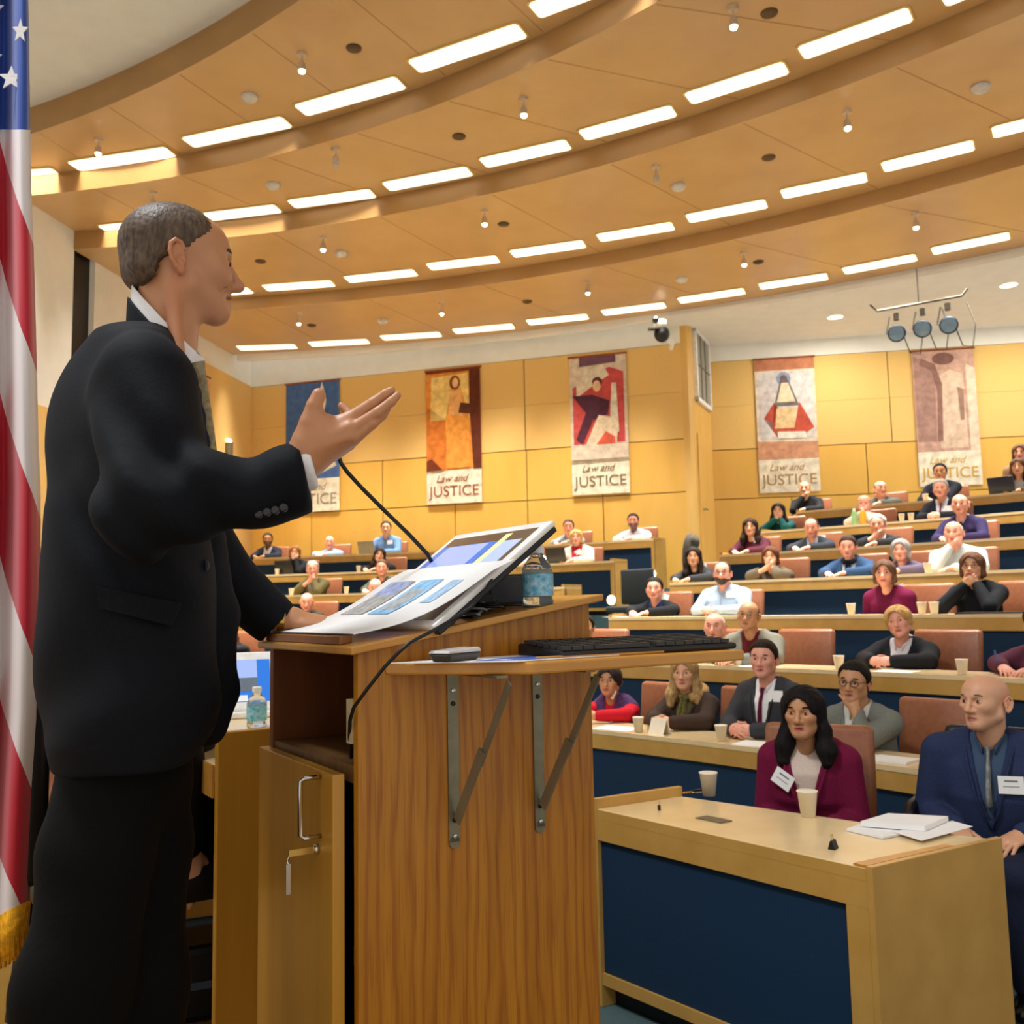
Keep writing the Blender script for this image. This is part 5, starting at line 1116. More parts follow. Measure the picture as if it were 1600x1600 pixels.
ROWWORD = {1: 'front', 2: 'second', 3: 'third', 4: 'fourth', 5: 'fifth', 6: 'sixth', 7: 'topmost'}
NP = [0]
def seated(label, pos, rz, hz, tz=.731, lean=.06, w=1., skin='light', style='short', hc='2A1E18', top='suit', c1='20242E', c2='E6E4E2', tie=None, pose='clasp', yaw=0., pitch=0., tilt=0., male=True, beard=None, glasses=None, badge=None, scarf=None, lod=1, full=1., collar=None, pants='1A1A20', handside=1, hk=1., extra=None):
    h1, h2 = ((.0036, .0075), (.0048, .010), (.0062, .013))[lod]
    e = empty('person', pos, rz, label, 'person')
    sz = hz-.205*hk; cy, sy = math.cos(yaw), math.sin(yaw)
    HF = Fr((lean+.035, 0, hz), (cy*math.cos(pitch), sy*math.cos(pitch), math.sin(pitch)), (-.05, math.sin(tilt), 1), .99*hk)
    secs = [(.43, -.03, 0, .13, .165*w), (.55, -.02, 0, .135, .172*w), (.66+.0*sz, lean*.3-.01, 0, .125*w, .16*w), (sz-.2, lean*.6, 0, .122*w, .165*w), (sz-.08, lean*.85-.01, 0, .105, .172*w), (sz-.01, lean*.95-.025, 0, .075, .15*w), (sz+.04, lean-.03, 0, .05, .085)]
    secs.sort(); S = np.array(secs)
    def surf(z, y, o=.0):
        g = [np.interp(z, S[:, 0], S[:, i]) for i in (1, 3, 4)]; return V3(g[0]+(g[1]+o)*math.sqrt(max(.02, 1-(y/g[2])**2)), y, z)
    sh = [cap((lean-.02, .07*s, sz+.028), (lean-.025, .165*s*w, sz-.02), .043, .05, .04) for s in (-1, 1)]
    arms, hands, cores = [], [], []
    hd = HF
    sL = handside
    for s in (-1, 1):
        Sh = V3(lean-.02, .185*s*w, sz-.035); p = pose; up = False
        if p == 'chin': p = 'chinhand' if s == sL else 'table'
        if p in ('table', 'write'): El, Wr, dr, nn, cu = V3(lean+.10, .245*s*w, tz+.05), V3(lean+.33, .10*s, tz+.042), nrm(V3(.7, -.5*s, -.05)), V3(0, 0, 1), .28
        elif p == 'clasp': El, Wr, dr, nn, cu = V3(lean+.11, .235*s*w, tz+.05), V3(lean+.30, .075*s, tz+.055), nrm(V3(.55, -.75*s, .05)), V3(.6, .5*s, .55), .5
        elif p == 'down': El, Wr, dr, nn, cu = V3(lean-.01, .235*s*w*(1 if male else .92), sz-.30), V3(.22, .12*s, .63), nrm(V3(.8, -.4*s, -.2)), V3(0, .2*s, 1), .3
        elif p == 'hang': El, Wr, dr, nn, cu = V3(-.02, .245*s, .74), V3(.0, .25*s, .53), nrm(V3(.1, 0, -1)), V3(0, s, .1), .3
        elif p == 'chinhand': El = V3(lean+.20, .13*s, tz+.05); Wr = hd(.075, .030*s, -.155); dr = nrm(hd(.09, -.01*s, -.09)-Wr+V3(.0, -.02*s, .03)); nn, cu = V3(.75, .65*s, 0), .55
        elif p == 'mouth' : El = V3(lean+.20, .16*s, tz+.05); Wr = hd(.10, .035*s, -.145); dr = nrm(hd(.118, -.02*s, -.06)-Wr); nn, cu = V3(.8, .5*s, 0), .5
        elif p == 'pray': El = V3(lean+.20, .18*s, tz+.05); Wr = hd(.115, .022*s, -.175); dr = nrm(V3(-.12, -.06*s, 1)); nn, cu = V3(.1, s, 0), .12
        elif p == 'underchin': El = V3(lean+.22, .19*s, tz+.05); Wr = hd(.09, .045*s, -.17); dr = nrm(V3(.25, -.75*s, .6)); nn, cu = V3(.6, .3*s, -.5), .6
        arms += [cap(Sh, El, .057*w, .05, .035), cap(El, Wr-.015*nrm(Wr-El), .05, .036, .02)]
        cores += [cap(Sh, El, .04, .034), cap(El, Wr, .034, .024)]
        f = nrm(Wr-El); arms.append(plane((9, 9, 9), (1, 0, 0))) if False else None
        hands.append((hand_prims(Wr, dr, nn, s*(1 if p not in ('pray',) else 1), cu, .93 if male else .85, .07)+[cap(Wr-f*.05, Wr, .026, .024, .02)]))
    # --- body
    neck = [cap((lean-.02, 0, sz+.0), HF(-.028, 0, -.055), .058 if male else .049, .053 if male else .044, .03), cap((lean+.03, 0, sz+.03), HF(.02, 0, -.085), .03, .034, .04)]
    parts = [sdf_mesh(head_prims(HF, male, full)+neck, h1)]
    for hpz in hands: parts.append(sdf_mesh(hpz, h1*1.05))
    parts.append(sdf_mesh([loft([(z, a, b, c-.03, d-.03) for z, a, b, c, d in secs], [(1, 0, 0), (0, 1, 0)])]+cores, .02))
    me, _ = mesh_from('body', parts); V = np.concatenate([p[0] for p in parts]); paint(me, V, HF, skin, beard if beard and lod > 1 else None, None if male else 'B0504E')
    link_mesh('body', me, SKIN, e, True)
    look = HF.A[0]; face_parts(HF, e, V3(0, 0, 0), hc if style not in ('none', 'bald') else '6A5648', (1, 0, 0), lod)
    if style != 'none': hair(HF, style, hc, e, h1*1.1)
    if beard and lod <= 1:
        fr = lambda Fd, X, Y, Z: np.maximum(Fd, np.maximum(HF.A[2][0]*(X-HF.o[0])+HF.A[2][1]*(Y-HF.o[1])+HF.A[2][2]*(Z-HF.o[2])+.052, -(HF.A[0][0]*(X-HF.o[0])+HF.A[0][1]*(Y-HF.o[1])+HF.A[0][2]*(Z-HF.o[2]))+.012))
        pr = [p for p in head_prims(HF, True, full)[3:10]]+[ell(HF(.108, 0, -.079), (.014, .021, .009), HF.A, .004, 1)]
        v, q = sdf_mesh(pr, h1, off=.0055, extra=fr)
        if len(v): me, _ = mesh_from('beard', [(v, q)]); link_mesh('beard', me, hair_mat(beard), e, True)
    # --- clothes
    base = [loft(secs, [(1, 0, 0), (0, 1, 0)], .04)]+sh+[a for a in arms if a]
    hole = ell((lean+.035, 0, sz+.075), (.075, .062, .055), None, .008, 1)
    def wedge(zb, wt):
        def f(X, Y, Z):
            t = np.clip((Z-zb)/(sz+.04-zb), 0, 1); return np.maximum(np.maximum(np.abs(Y)-wt*t**.8, (lean*.5+.02)-X), zb-Z)
        return fn(f, (V3(-.3, -.2, zb), V3(.6, .2, sz+.1)), .004, 1)
    names = {'suit': 'jacket', 'jacket': 'jacket', 'cardigan': 'cardigan', 'sweater': 'sweater', 'shirt': 'shirt', 'vest': 'shirt'}
    if top in ('suit', 'jacket', 'cardigan'):
        zb = max(.62, sz-.40); wt = .085 if top == 'suit' else .095
        sdf_obj(names[top], base+[hole, wedge(zb, wt)], h2, cloth(c1), e, off=.012, smooth=2)
        sdf_obj('shirt', [loft([r for r in secs if r[0] > .55], [(1, 0, 0), (0, 1, 0)], .04)]+sh+([hole] if not tie and top != 'suit' else [ell((lean+.03, 0, sz+.09), (.06, .055, .05), None, .005, 1)]), h2, cloth(c2, .05), e, off=.0015)
        if top in ('suit', 'jacket'):
            for s in (-1, 1):
                pts = [V3(lean-.05, .062*s, sz+.075)]+[surf(z, (wt+.012)*s*((z-zb)/(sz+.04-zb))**.8+.003*s, .016) for z in np.linspace(sz+.01, zb, 5)]
                MB().tube(pts, [.012, .016, .019, .018, .014, .006], 8, flat=.35).build('lapel', cloth(c1, .35), e, True)
        if tie:
            pts = [surf(sz-.005, 0, .014)+V3(.008, 0, .014), surf(sz-.035, 0, .016)]+[surf(z, .0, .012) for z in np.linspace(sz-.06, max(.72, sz-.33), 4)]
            MB().tube(pts, [.021, .016, .022, .028, .032, .034], 10, flat=.35).build('tie', cloth(tie, .5, .1, scale=26), e, True)
    elif top == 'vest':
        sdf_obj('sweater', base+[hole], h2, cloth(c2, .1), e, off=.004, smooth=2)
        sdf_obj('vest', [loft(secs, [(1, 0, 0), (0, 1, 0)], .04)]+sh+[hole, wedge(.70, .07)], h2, cloth(c1, .35, scale=40), e, off=.016, smooth=2)
    else:
        sdf_obj(names[top], base+[hole], h2, cloth(c1), e, off=.008, smooth=2)
        if top == 'shirt': MB().tube([surf(z, 0, .010) for z in np.linspace(sz-.03, .72, 5)], .006, 6, flat=.4).build('placket', cloth(c1, .2), e)
    if top in ('suit', 'shirt') or collar:
        cc = collar or (c2 if top == 'suit' else c1); m = MB()
        for s in (-1, 1):
            pts = [V3(lean-.085, 0, sz+.075), V3(lean-.05, .052*s, sz+.07), V3(lean+.01, .058*s, sz+.045), V3(lean+.05, .030*s, sz+.005), V3(lean+.062, .024*s, sz-.02)]
            m.tube(pts, [.018, .018, .018, .017, .008], 8, flat=.4)
        m.build('collar', cloth(cc, .05), e, True)
    if scarf:
        m = MB(); rr = .075
        m.tube([(lean-.02+rr*math.cos(t), rr*1.0*math.sin(t), sz+.05-.03*math.cos(t)) for t in np.linspace(0, 2*math.pi, 18)], .028, 8)
        for s in (-.5, .8): m.tube([(lean+.055, .02*s, sz+.01), surf(sz-.12, .03*s, .02), surf(sz-.26, .035*s, .02), surf(max(.74, sz-.36), .04*s, .02)], [.024, .032, .036, .036], 8, flat=.5)
        m.build('scarf', cloth(scarf, .3, .4, scale=50), e, True)
    # legs
    lg = []
    for s in (-1, 1): lg += [cap((.0, .09*s, .52), (.40, .11*s, .51), .082, .065, .03), cap((.40, .11*s, .51), (.37, .11*s, .10), .06, .045, .02)]
    sdf_obj('trousers', lg, .02, cloth(pants), e)
    m = MB()
    for s in (-1, 1): m.ball((.42, .11*s, .045), (.13, .045, .044), 10)
    m.build('shoes', M('shoe_leather'), e, True)
    if glasses:
        m = MB()
        for s in (-1, 1):
            m.tube([HF(.107-.012*abs(math.sin(t)*0+.3+.7*math.cos(t)*.5*1)*.6, (.033+.0225*math.cos(t))*s, -.012+.0175*math.sin(t)) for t in np.linspace(0, 2*math.pi, 14)], .0016 if glasses != '1A1A1A' else .0024, 6)
            m.tube([HF(.1, .055*s, -.006), HF(.05, .073*s, -.004), HF(-.02, .08*s, -.002)], .0016, 6)
        m.tube([HF(.108, -.011, -.01), HF(.111, 0, -.006), HF(.108, .011, -.01)], .0016, 6); m.build('glasses', M('glasses_'+glasses, glasses, rough=.3), e)
    if badge:
        y, z, ti = badge; c = surf(z, y, .042); n = nrm(V3(1., y*3.2, .12)); ux = nrm(np.cross(V3(0, 0, 1), n)); uy = np.cross(n, ux); a, b = ux*math.cos(ti)+uy*math.sin(ti), uy*math.cos(ti)-ux*math.sin(ti)
        bo = MB().box(c, (.095, .07, .003), [a, b, n]).build('name_badge', PAPER, e)
        if lod == 0: MB().box(c+n*.002+b*.016, (.05, .007, .001), [a, b, n]).box(c+n*.002-b*.006, (.06, .003, .001), [a, b, n]).build('badge_print', M('badge_ink', (120, 120, 125)), bo)
    if extra: extra(e, HF, surf, sz, lean)
    return e, sz
def rowpos(k, x, dr):
    r = rad(k)+dr; t = np.linspace(D2(25), D2(80), 3000); z = zfl(k)+1.15
    Q = np.stack([CC[0]+r*np.cos(t), CC[1]+r*np.sin(t), np.full_like(t, z)], 1)-V3(0, 0, CZ); d = Q@CF; u = 800+FPX*(Q@CR)/d
    i = int(np.argmin(abs(u-x))); return V3(CC[0]+r*math.cos(t[i]), CC[1]+r*math.sin(t[i]), zfl(k)), t[i]
def aud(k, x, hy, label, dr=.62, chairoff=0., look=(-.9, 1.6), lean=.06, turn=0., nochair=False, **kw):
    pos, t = rowpos(k, x, dr-lean*.0)
    inward = t+math.pi+turn
    fx, fy = math.cos(inward), math.sin(inward); hp = pos+V3(fx, fy, 0)*(lean+.035)
    hz = P(x, hy, hp[1])[2]-pos[2]; hz = min(max(hz, 1.0), 1.42)
    tgt = math.atan2(look[1]-pos[1], look[0]-pos[0]); yw = (tgt-inward+math.pi) % (2*math.pi)-math.pi
    yw = max(-1.1, min(1.1, yw+kw.pop('yaw', 0.)))
    kw.setdefault('lod', 1 if k <= 3 else 2); kw.setdefault('hk', 1.0)
    r = rad(k); NP[0] += 1
    e, sz = seated(label, pos, inward, hz, lean=lean, yaw=yw, **kw)
    if not nochair:
        a = t+chairoff/(r+.7); q = V3(CC[0]+(r+dr+.02)*math.cos(a), CC[1]+(r+dr+.02)*math.sin(a), zfl(k))
        chair(q, t+math.pi, 'leather chair of the '+' '.join(label.split(',')[0].split()[:10]))
    return e
# -- front desk
def fcollar(e, HF, surf, sz, lean): pass
pF = P(1255, 1108, 4.35); pF[2] = 0
def at(x, hy, d, z0): p = P(x, hy, d); return V3(p[0], p[1], z0), p[2]-z0
q, hz = at(1256, 1108, 4.2, 0); fa = math.atan2(1.2-q[1], -.2-q[0])
seated('woman in a maroon blazer with long dark hair sitting at the front desk', q-V3(math.cos(fa), math.sin(fa), 0)*.09, fa, hz, tz=.70, lean=.055, w=.88, skin='tan', style='long', hc='161012', top='jacket', c1='6E1238', c2='D2BEB0', pose='down', yaw=-.12, male=False, badge=(-.095, hz-.30, -.5), lod=0, pants='1C1620', hk=.96)
chair(q-V3(math.cos(fa), math.sin(fa), 0)*.12, fa, 'brown leather chair of the woman in the maroon blazer')
q, hz = at(1540, 1090, 4.0, 0); fb = math.atan2(.6-q[1], -.4-q[0])
seated('bald man in a navy suit at the right end of the front desk', q-V3(math.cos(fb), math.sin(fb), 0)*.075, fb, hz, tz=.70, lean=.04, w=1.12, skin='light', style='none', hc='4A3C34', top='suit', c1='2A3454', c2='3E5068', tie='8A8A88', pose='down', yaw=-.5, full=1.04, badge=(.085, hz-.34, .0), lod=0, pants='20263A', hk=1.02)
ec = empty('office_chair', q-V3(math.cos(fb), math.sin(fb), 0)*.1, fb, 'black office chair with curved armrests under the bald man in navy', 'chair')
MB().box((0, 0, .44), (.5, .52, .09)).build('seat', BLACK, ec, True, bevel=.03); MB().box((-.27, 0, .74), (.07, .48, .5)).build('backrest', BLACK, ec, True, bevel=.03)
for s in (-1, 1): MB().tube([(-.2, .29*s, .42), (-.22, .31*s, .62), (-.15, .32*s, .68), (.15, .32*s, .68), (.22, .31*s, .64), (.2, .30*s, .03)], .022, 10).build('armrest', BLACK, ec, True)
m = MB(); m.tube([(-.2, -.3, .42), (-.2, .3, .42)], .02, 8)
for s in (-1, 1): m.tube([(-.2, .29*s, .44), (-.24, .3*s, .02)], .022, 8)
m.build('frame', BLACK, ec)
def brown_collar(e, HF, surf, sz, lean):
    m = MB(); m.tube([V3(lean-.02+.085*math.cos(t), .105*math.sin(t), sz+.045-.035*math.cos(t)) for t in np.linspace(.5, 2*math.pi-.5, 16)], .036, 8); m.build('fur_collar', cloth('B08A58', .4, .6, scale=60), e, True)
# -- row 1
aud(1, 964, 1060, 'woman in a red top and purple vest with short dark hair in the front row', w=.85, skin='tan', style='shortbob', hc='2A221E', top='vest', c1='4A3058', c2='C01A28', pose='clasp', male=False, badge=(.02, .93, -.45), yaw=-.1, chairoff=-.28, hk=.95)
aud(1, 1082, 1048, 'woman with long blond hair and olive scarf in the front row', w=.9, skin='light', style='long', hc='A8885A', top='jacket', c1='3E3028', c2='5A5030', scarf='6E6436', pose='clasp', male=False, extra=brown_collar, chairoff=-.3, hk=.97)
aud(1, 1207, 1026, 'man in a grey suit with striped maroon tie and clasped hands, front row', style='short', hc='2A1C14', skin='pink', c1='3A3A3E', c2='ECEAEA', tie='6A2038', pose='clasp', badge=(.10, .98, 0.), chairoff=.2)
aud(1, 1360, 1062, 'man in glasses and grey tweed jacket, hand on chin, front row right', style='short', hc='1C1612', skin='tan', top='jacket', c1='74766E', c2='C8C8C0', pose='chin', glasses='1A1A1A', collar='D0CCBC', handside=1, chairoff=-.27, lean=.14, tilt=.06)
# -- row 2
aud(2, 922, 978, 'dark haired man whose forehead shows above the keyboard, second row', style='short', hc='14100E', skin='tan', c1='22242C', c2='D8D8D8', pose='clasp')
aud(2, 1131, 976, 'white haired bald man just above the keyboard, second row', style='bald', hc='D6D2CC', skin='pink', c1='50525A', c2='DADADA', pose='clasp', lean=.12)
aud(2, 1190, 958, 'balding elderly man in a grey jacket leaning forward, second row', style='bald', hc='2A2420', skin='tan', top='jacket', c1='7E7C70', c2='5A1A20', pose='table', glasses='8A7A60', lean=.16, tilt=.12, w=1.08, chairoff=-.24)
aud(2, 1413, 968, 'woman with short blond hair in a black jacket and white turtleneck, second row', style='shortbob', hc='B89058', skin='pink', top='jacket', c1='1C1C20', c2='D6D0D2', pose='clasp', male=False, tilt=-.22, chairoff=-.17, scarf=None, hk=.97, collar='DAD4D6')
aud(2, 1632, 972, 'person in a plum sweater writing with a pen, cut off at the right edge', style='short', hc='3A2A20', skin='pink', top='sweater', c1='54283A', pose='write')
# -- row 3
aud(3, 1029, 918, 'man with dark hair in a black jacket over a blue shirt, third row', style='short', hc='1C1614', skin='pink', top='jacket', c1='16161A', c2='1C3A6A', pose='table', badge=(.085, .93, -.35), collar='24406C')
aud(3, 1136, 893, 'bearded man in glasses and a pale blue shirt, third row', style='receding', hc='3A3230', skin='pink', top='shirt', c1='A9BCD2', beard='4A3C34', pose='clasp', glasses='2A2A2A', badge=(.10, .94, .05), w=1.12)
aud(3, 1390, 893, 'woman with long brown hair in a maroon cardigan, third row', style='bob', hc='5A4030', skin='pink', top='cardigan', c1='641038', c2='5A1034', pose='down', male=False, badge=(.09, .95, .2), w=.92, chairoff=-.2, hk=.97)
aud(3, 1535, 882, 'woman with a brown bob in a black top, hands joined under her chin, third row', style='bob', hc='5C3E2A', skin='light', top='sweater', c1='14161C', pose='underchin', male=False, glasses='5A2A2A', lean=.14, chairoff=-.24, w=.95, hk=.97)
# -- row 4
aud(4, 1089, 868, 'woman with very long dark hair in a dark cardigan, fourth row by the aisle', style='verylong', hc='241814', skin='light', top='cardigan', c1='2E3034', c2='1C1A1E', pose='table', male=False, badge=(.09, .92, .3), w=.88, hk=.96)
aud(4, 1214, 868, 'brown haired woman covering her mouth with her hand, fourth row', style='bob', hc='5A3420', skin='light', top='jacket', c1='5A5042', c2='4A4238', pose='mouth', male=False, lean=.14, w=.92, hk=.96)
aud(4, 1333, 852, 'woman with pulled back hair, dark scarf and denim jacket, fourth row', style='short', hc='3A2820', skin='pink', top='jacket', c1='2C4668', c2='B8C0C8', scarf='1A1E28', pose='table', male=False, lean=.1, pitch=-.15, hk=.96)
aud(4, 1412, 872, 'grey haired person mostly hidden behind the maroon cardigan, fourth row', style='bob', hc='8E8A88', skin='pink', top='sweater', c1='5A5064', pose='table', male=False, hk=.95)
aud(4, 1499, 830, 'bald man in a pale grey shirt with his hand on his chin, fourth row', style='bald', hc='C8C4BE', skin='pink', top='shirt', c1='BCC4C4', pose='chin', lean=.1, w=1.1, handside=-1)
# -- row 5
aud(5, 1177, 822, 'woman with long dark hair and a white badge on a plum top, fifth row', style='long', hc='2A1C16', skin='light', top='cardigan', c1='4C1E2E', c2='5A2034', pose='table', male=False, badge=(.08, .93, .2), w=.9, hk=.97)
aud(5, 1272, 822, 'ruddy man in a charcoal suit looking down, fifth row', style='receding', hc='4A3428', skin='pink', c1='2A2E36', c2='A8B4C8', pose='table', pitch=-.2, badge=(.1, .9, 0))
aud(5, 1378, 818, 'white haired man in a dark suit and blue tie, hand on his chin, fifth row', style='short', hc='C8C2BC', skin='pink', c1='22242A', c2='E4E4E4', tie='3C64B0', pose='chin', handside=-1, lean=.1)
aud(5, 1508, 786, 'balding man in a purple sweater over a pale collar, fifth row', style='bald', hc='5A4436', skin='pink', top='sweater', c1='2A2248', pose='table', collar='C4C0CC', lean=.1, beard=None)
# -- row 6
aud(6, 1220, 797, 'woman with dark hair in a teal top, hand on her cheek, sixth row', style='long', hc='1C1412', skin='light', top='sweater', c1='0C4A48', pose='mouth', male=False, w=.88, hk=.95)
aud(6, 1358, 786, 'pale haired person leaning beside a yellow bottle, sixth row', style='thin', hc='C8B49C', skin='pink', top='shirt', c1='C8B8A8', pose='mouth', lean=.14)
aud(6, 1474, 762, 'grey haired man in a dark suit and red tie, sixth row', style='short', hc='A8A29C', skin='pink', c1='1A1C26', c2='D8DCE4', tie='8A2030', pose='clasp', badge=(.1, .88, 0))
# -- row 7
aud(7, 1263, 762, 'fair haired woman in a black top resting her chin on her hand, topmost row', style='thin', hc='9A6C44', skin='light', top='sweater', c1='16161A', pose='chin', male=False, lean=.12, handside=-1, hk=.97)
aud(7, 1380, 762, 'bald man in a grey jacket looking aside, topmost row', style='bald', hc='4A4040', skin='pink', top='jacket', c1='4E504E', c2='3A3C40', pose='table', lean=.1, yaw=.5)
aud(7, 1473, 736, 'dark haired man in a dark suit, topmost row below the faded banner', style='short', hc='1A1412', skin='tan', c1='1C1E2A', c2='D8D8DC', pose='chin')
aud(7, 1594, 728, 'woman with long brown hair at the right edge, topmost row', style='long', hc='4E3424', skin='light', top='cardigan', c1='5A4034', c2='B8C8CC', pose='table', male=False, hk=.97)
aud(7, 1600, 706, 'person in a tan jacket at the right edge behind the topmost desk row', dr=.98, nochair=True, style='bob', hc='5A3C28', skin='pink', top='jacket', c1='8A6848', c2='5A4634', pose='down', male=False)
# -- left block
aud(6, 422, 842, 'bearded man in a dark suit and open white shirt, highest left row', style='short', hc='1E1612', skin='brown', beard='1C1410', top='jacket', c1='1A1E2C', c2='DEDEE2', pose='table', collar='E0E0E4')
aud(6, 519, 846, 'bald man in a pale blue shirt, highest left row', style='bald', hc='6A5040', skin='pink', top='shirt', c1='8FB0E0', pose='table', tie=None)
aud(6, 607, 824, 'man in a steel blue shirt with a badge, highest left row', style='short', hc='2C201A', skin='light', top='shirt', c1='5C7CA6', pose='table', badge=(.1, .95, .1), w=1.08, hk=1.03)
aud(6, 892, 822, 'brown haired person in a grey shirt behind the blond woman, highest left row', style='short', hc='4A3222', skin='pink', top='shirt', c1='7E8894', pose='table')
aud(6, 993, 813, 'bearded man in a white shirt at the end of the highest left row', style='short', hc='221814', skin='pink', beard='1E1614', top='shirt', c1='D8DEE8', pose='table', w=1.08)
aud(5, 465, 862, 'woman with a light brown bob covering her face with a hand, fifth left row', style='bob', hc='8A5C34', skin='light', top='sweater', c1='16161A', pose='mouth', male=False, handside=-1, hk=.96)
aud(5, 602, 866, 'woman with long dark hair leaning forward in black, fifth left row', style='long', hc='2A1812', skin='light', top='cardigan', c1='1A1618', c2='C8C4C4', pose='table', male=False, lean=.14, tilt=.15, hk=.96)
aud(5, 836, 852, 'man in a pale shirt behind the water bottle, fifth left row', style='short', hc='4A3428', skin='pink', top='shirt', c1='C8D2E0', pose='table')
aud(5, 905, 838, 'blond woman with a red scarf and white badge, fifth left row', style='bob', hc='C09A5C', skin='pink', top='jacket', c1='C8C0B4', c2='B01824', scarf='B81C28', pose='table', male=False, badge=(.05, .9, .4), hk=.96)
aud(4, 497, 888, 'white haired man in an olive jacket with praying hands, fourth left row', style='short', hc='B4AEA6', skin='pink', top='jacket', c1='4E4628', c2='8A8478', pose='pray', lean=.12)
aud(4, 602, 886, 'brown haired man in a grey green jacket, fourth left row', style='short', hc='5A3C28', skin='pink', top='jacket', c1='42483E', c2='4A4E48', pose='table')
aud(3, 486, 938, 'bald man looking down in a dark shirt, third left row', style='none', hc='6A5648', skin='pink', top='shirt', c1='2C2E28', pose='table', pitch=-.25)
aud(3, 593, 916, 'bald man whose forehead shows above the printed pages, third left row', style='none', hc='6A5648', skin='pink', top='shirt', c1='3A3E40', pose='table', pitch=-.3)
aud(2, 366, 1000, 'brown haired person seen between the jacket and the lectern, second left row', style='long', hc='4A2C1C', skin='pink', top='sweater', c1='1A1A1E', pose='table', male=False)

# -- things on the desks
def ondk(k, x, y, dr=.1):
    r = rad(k)+dr; t = np.linspace(D2(25), D2(80), 3000); z = ztop(k)
    Q = np.stack([CC[0]+r*np.cos(t), CC[1]+r*np.sin(t), np.full_like(t, z)], 1)-V3(0, 0, CZ); d = Q@CF; u = 800+FPX*(Q@CR)/d; i = int(np.argmin(abs(u-x)))
    return V3(CC[0]+r*math.cos(t[i]), CC[1]+r*math.sin(t[i]), z+.0005), t[i]
for k, x, lb in ((1, 998, 'before the woman in the purple vest'), (1, 1127, 'between the blond scarf woman and the man with the striped tie'), (2, 1131, 'leftmost of two at the second row, under the shelf corner'), (2, 1153, 'just left of the balding man in grey, second row'), (2, 1311, 'right of the balding man in grey, before his chair, second row'), (2, 1504, 'right of the blond woman in black, second row'), (3, 1330, 'left of the woman in the maroon cardigan, third row'), (3, 1460, 'right of the woman in the maroon cardigan, third row'), (3, 1441, 'smaller of two beside the maroon cardigan, third row'), (4, 1450, 'left of the bald man in grey, fourth row'), (6, 1424, 'left of the grey haired man with the red tie, sixth row'), (6, 1409, 'second from the red tie man, sixth row'), (7, 1446, 'beside the dark haired man, topmost row'), (5, 433, 'leftmost on the fifth left row'), (5, 560, 'in the middle of the fifth left row'), (4, 455, 'left of the olive jacket man, fourth left row'), (4, 541, 'right of the olive jacket man, fourth left row')):
    p, t = ondk(k, x, 0, .09); cup(p, 'white paper cup %s' % lb, .1)
def lay(k, x, wd, dp, lb, dr=.16, h=.002, mat=PAPER, nm='paper_sheet', cat='paper', rot=.1):
    p, t = ondk(k, x, 0, dr); return tag(MB().box((0, 0, h/2), (dp, wd, h)).build(nm, mat, None, loc=p, rz=t+rot), lb, cat)
lay(1, 965, .3, .21, 'white papers before the woman in the purple vest', .14); lay(1, 1195, .34, .22, 'pale papers before the man with the striped tie', .14, rot=.2); lay(1, 1345, .3, .22, 'white papers before the man in glasses, front row', .13, rot=-.2)
lay(1, 1395, .22, .16, 'white booklet at the right end of the front row', .14, .012, nm='booklet', cat='booklet'); lay(3, 965, .26, .2, 'white papers before the man in the black jacket, third row', .12)
lay(2, 1178, .2, .2, 'white papers before the balding man in grey, second row', .1); lay(2, 1400, .26, .2, 'white papers under the blond woman\'s hands, second row', .12); lay(3, 1555, .5, .26, 'dark folder before the woman with joined hands, third row', .14, .012, cloth('3A3434'), 'folder', 'folder')
lay(6, 962, .3, .2, 'white papers on the highest left row near its end', .1); lay(6, 1580, .4, .2, 'papers at the right on the sixth row', .12)
p, t = ondk(2, 1561, 0, .26); e = empty('pen', p, t, 'blue pen held upright in the hand of the person in plum, second row', 'pen')
MB().tube([(0, 0, .02), (.01, .02, .15)], .006, 8).build('barrel', M('pen_blue', (60, 90, 150), rough=.3), e); MB().tube([(0, 0, .0), (0, 0, .02)], [.001, .005], 8).build('tip', CHROME, e)
# tent card, bottles, laptops
p, t = ondk(1, 1031, 0, .1)
e = empty('tent_card', p, t+math.pi-.2, 'cream tent card between the two women in the front row', 'card')
for s in (-1, 1): MB().hexa([(.035*s-.001, -.075, 0), (.035*s+.001, -.075, 0), (.035*s+.001, .075, 0), (.035*s-.001, .075, 0)], [(-.001, -.075, .1), (.001, -.075, .1), (.001, .075, .1), (-.001, .075, .1)]).build('card_leaf', CUP, e)
def tallbottle(k, x, col, capc, lb):
    p, t = ondk(k, x, 0, .12); e = empty('drink_bottle', p, 0, lb, 'bottle')
    MB().lathe([(.034, 0), (.036, .01), (.036, .15), (.02, .18), (.016, .19)], n=18).build('bottle_body', M('bottle_'+col, col, rough=.3), e, True)
    MB().lathe([(.018, .185), (.018, .215), (.014, .22)], n=14).build('cap', M('bottle_'+capc, capc, rough=.4), e)
tallbottle(6, 1349, 'E8A020', 'E8E0D0', 'yellow drink bottle on the sixth row'); tallbottle(6, 1336, '8CB478', 'D8E0D0', 'pale green bottle left of the yellow bottle, sixth row')
def laptop(k, x, lb, lid='121214', s=1.):
    p, t = ondk(k, x, 0, .2); e = empty('laptop', p, t, lb, 'laptop')
    MB().box((.08, 0, .008), (.22, .32, .016)).build('keyboard_base', M('laptop_'+lid, lid, rough=.4), e, bevel=.004)
    d = nrm(V3(-.3, 0, 1)); MB().box(V3(-.04, 0, .016)+d*.11, (.22, .32, .01), [d, V3(0, 1, 0), np.cross(d, V3(0, 1, 0))]).build('lid', M('laptop_'+lid), e, bevel=.004)
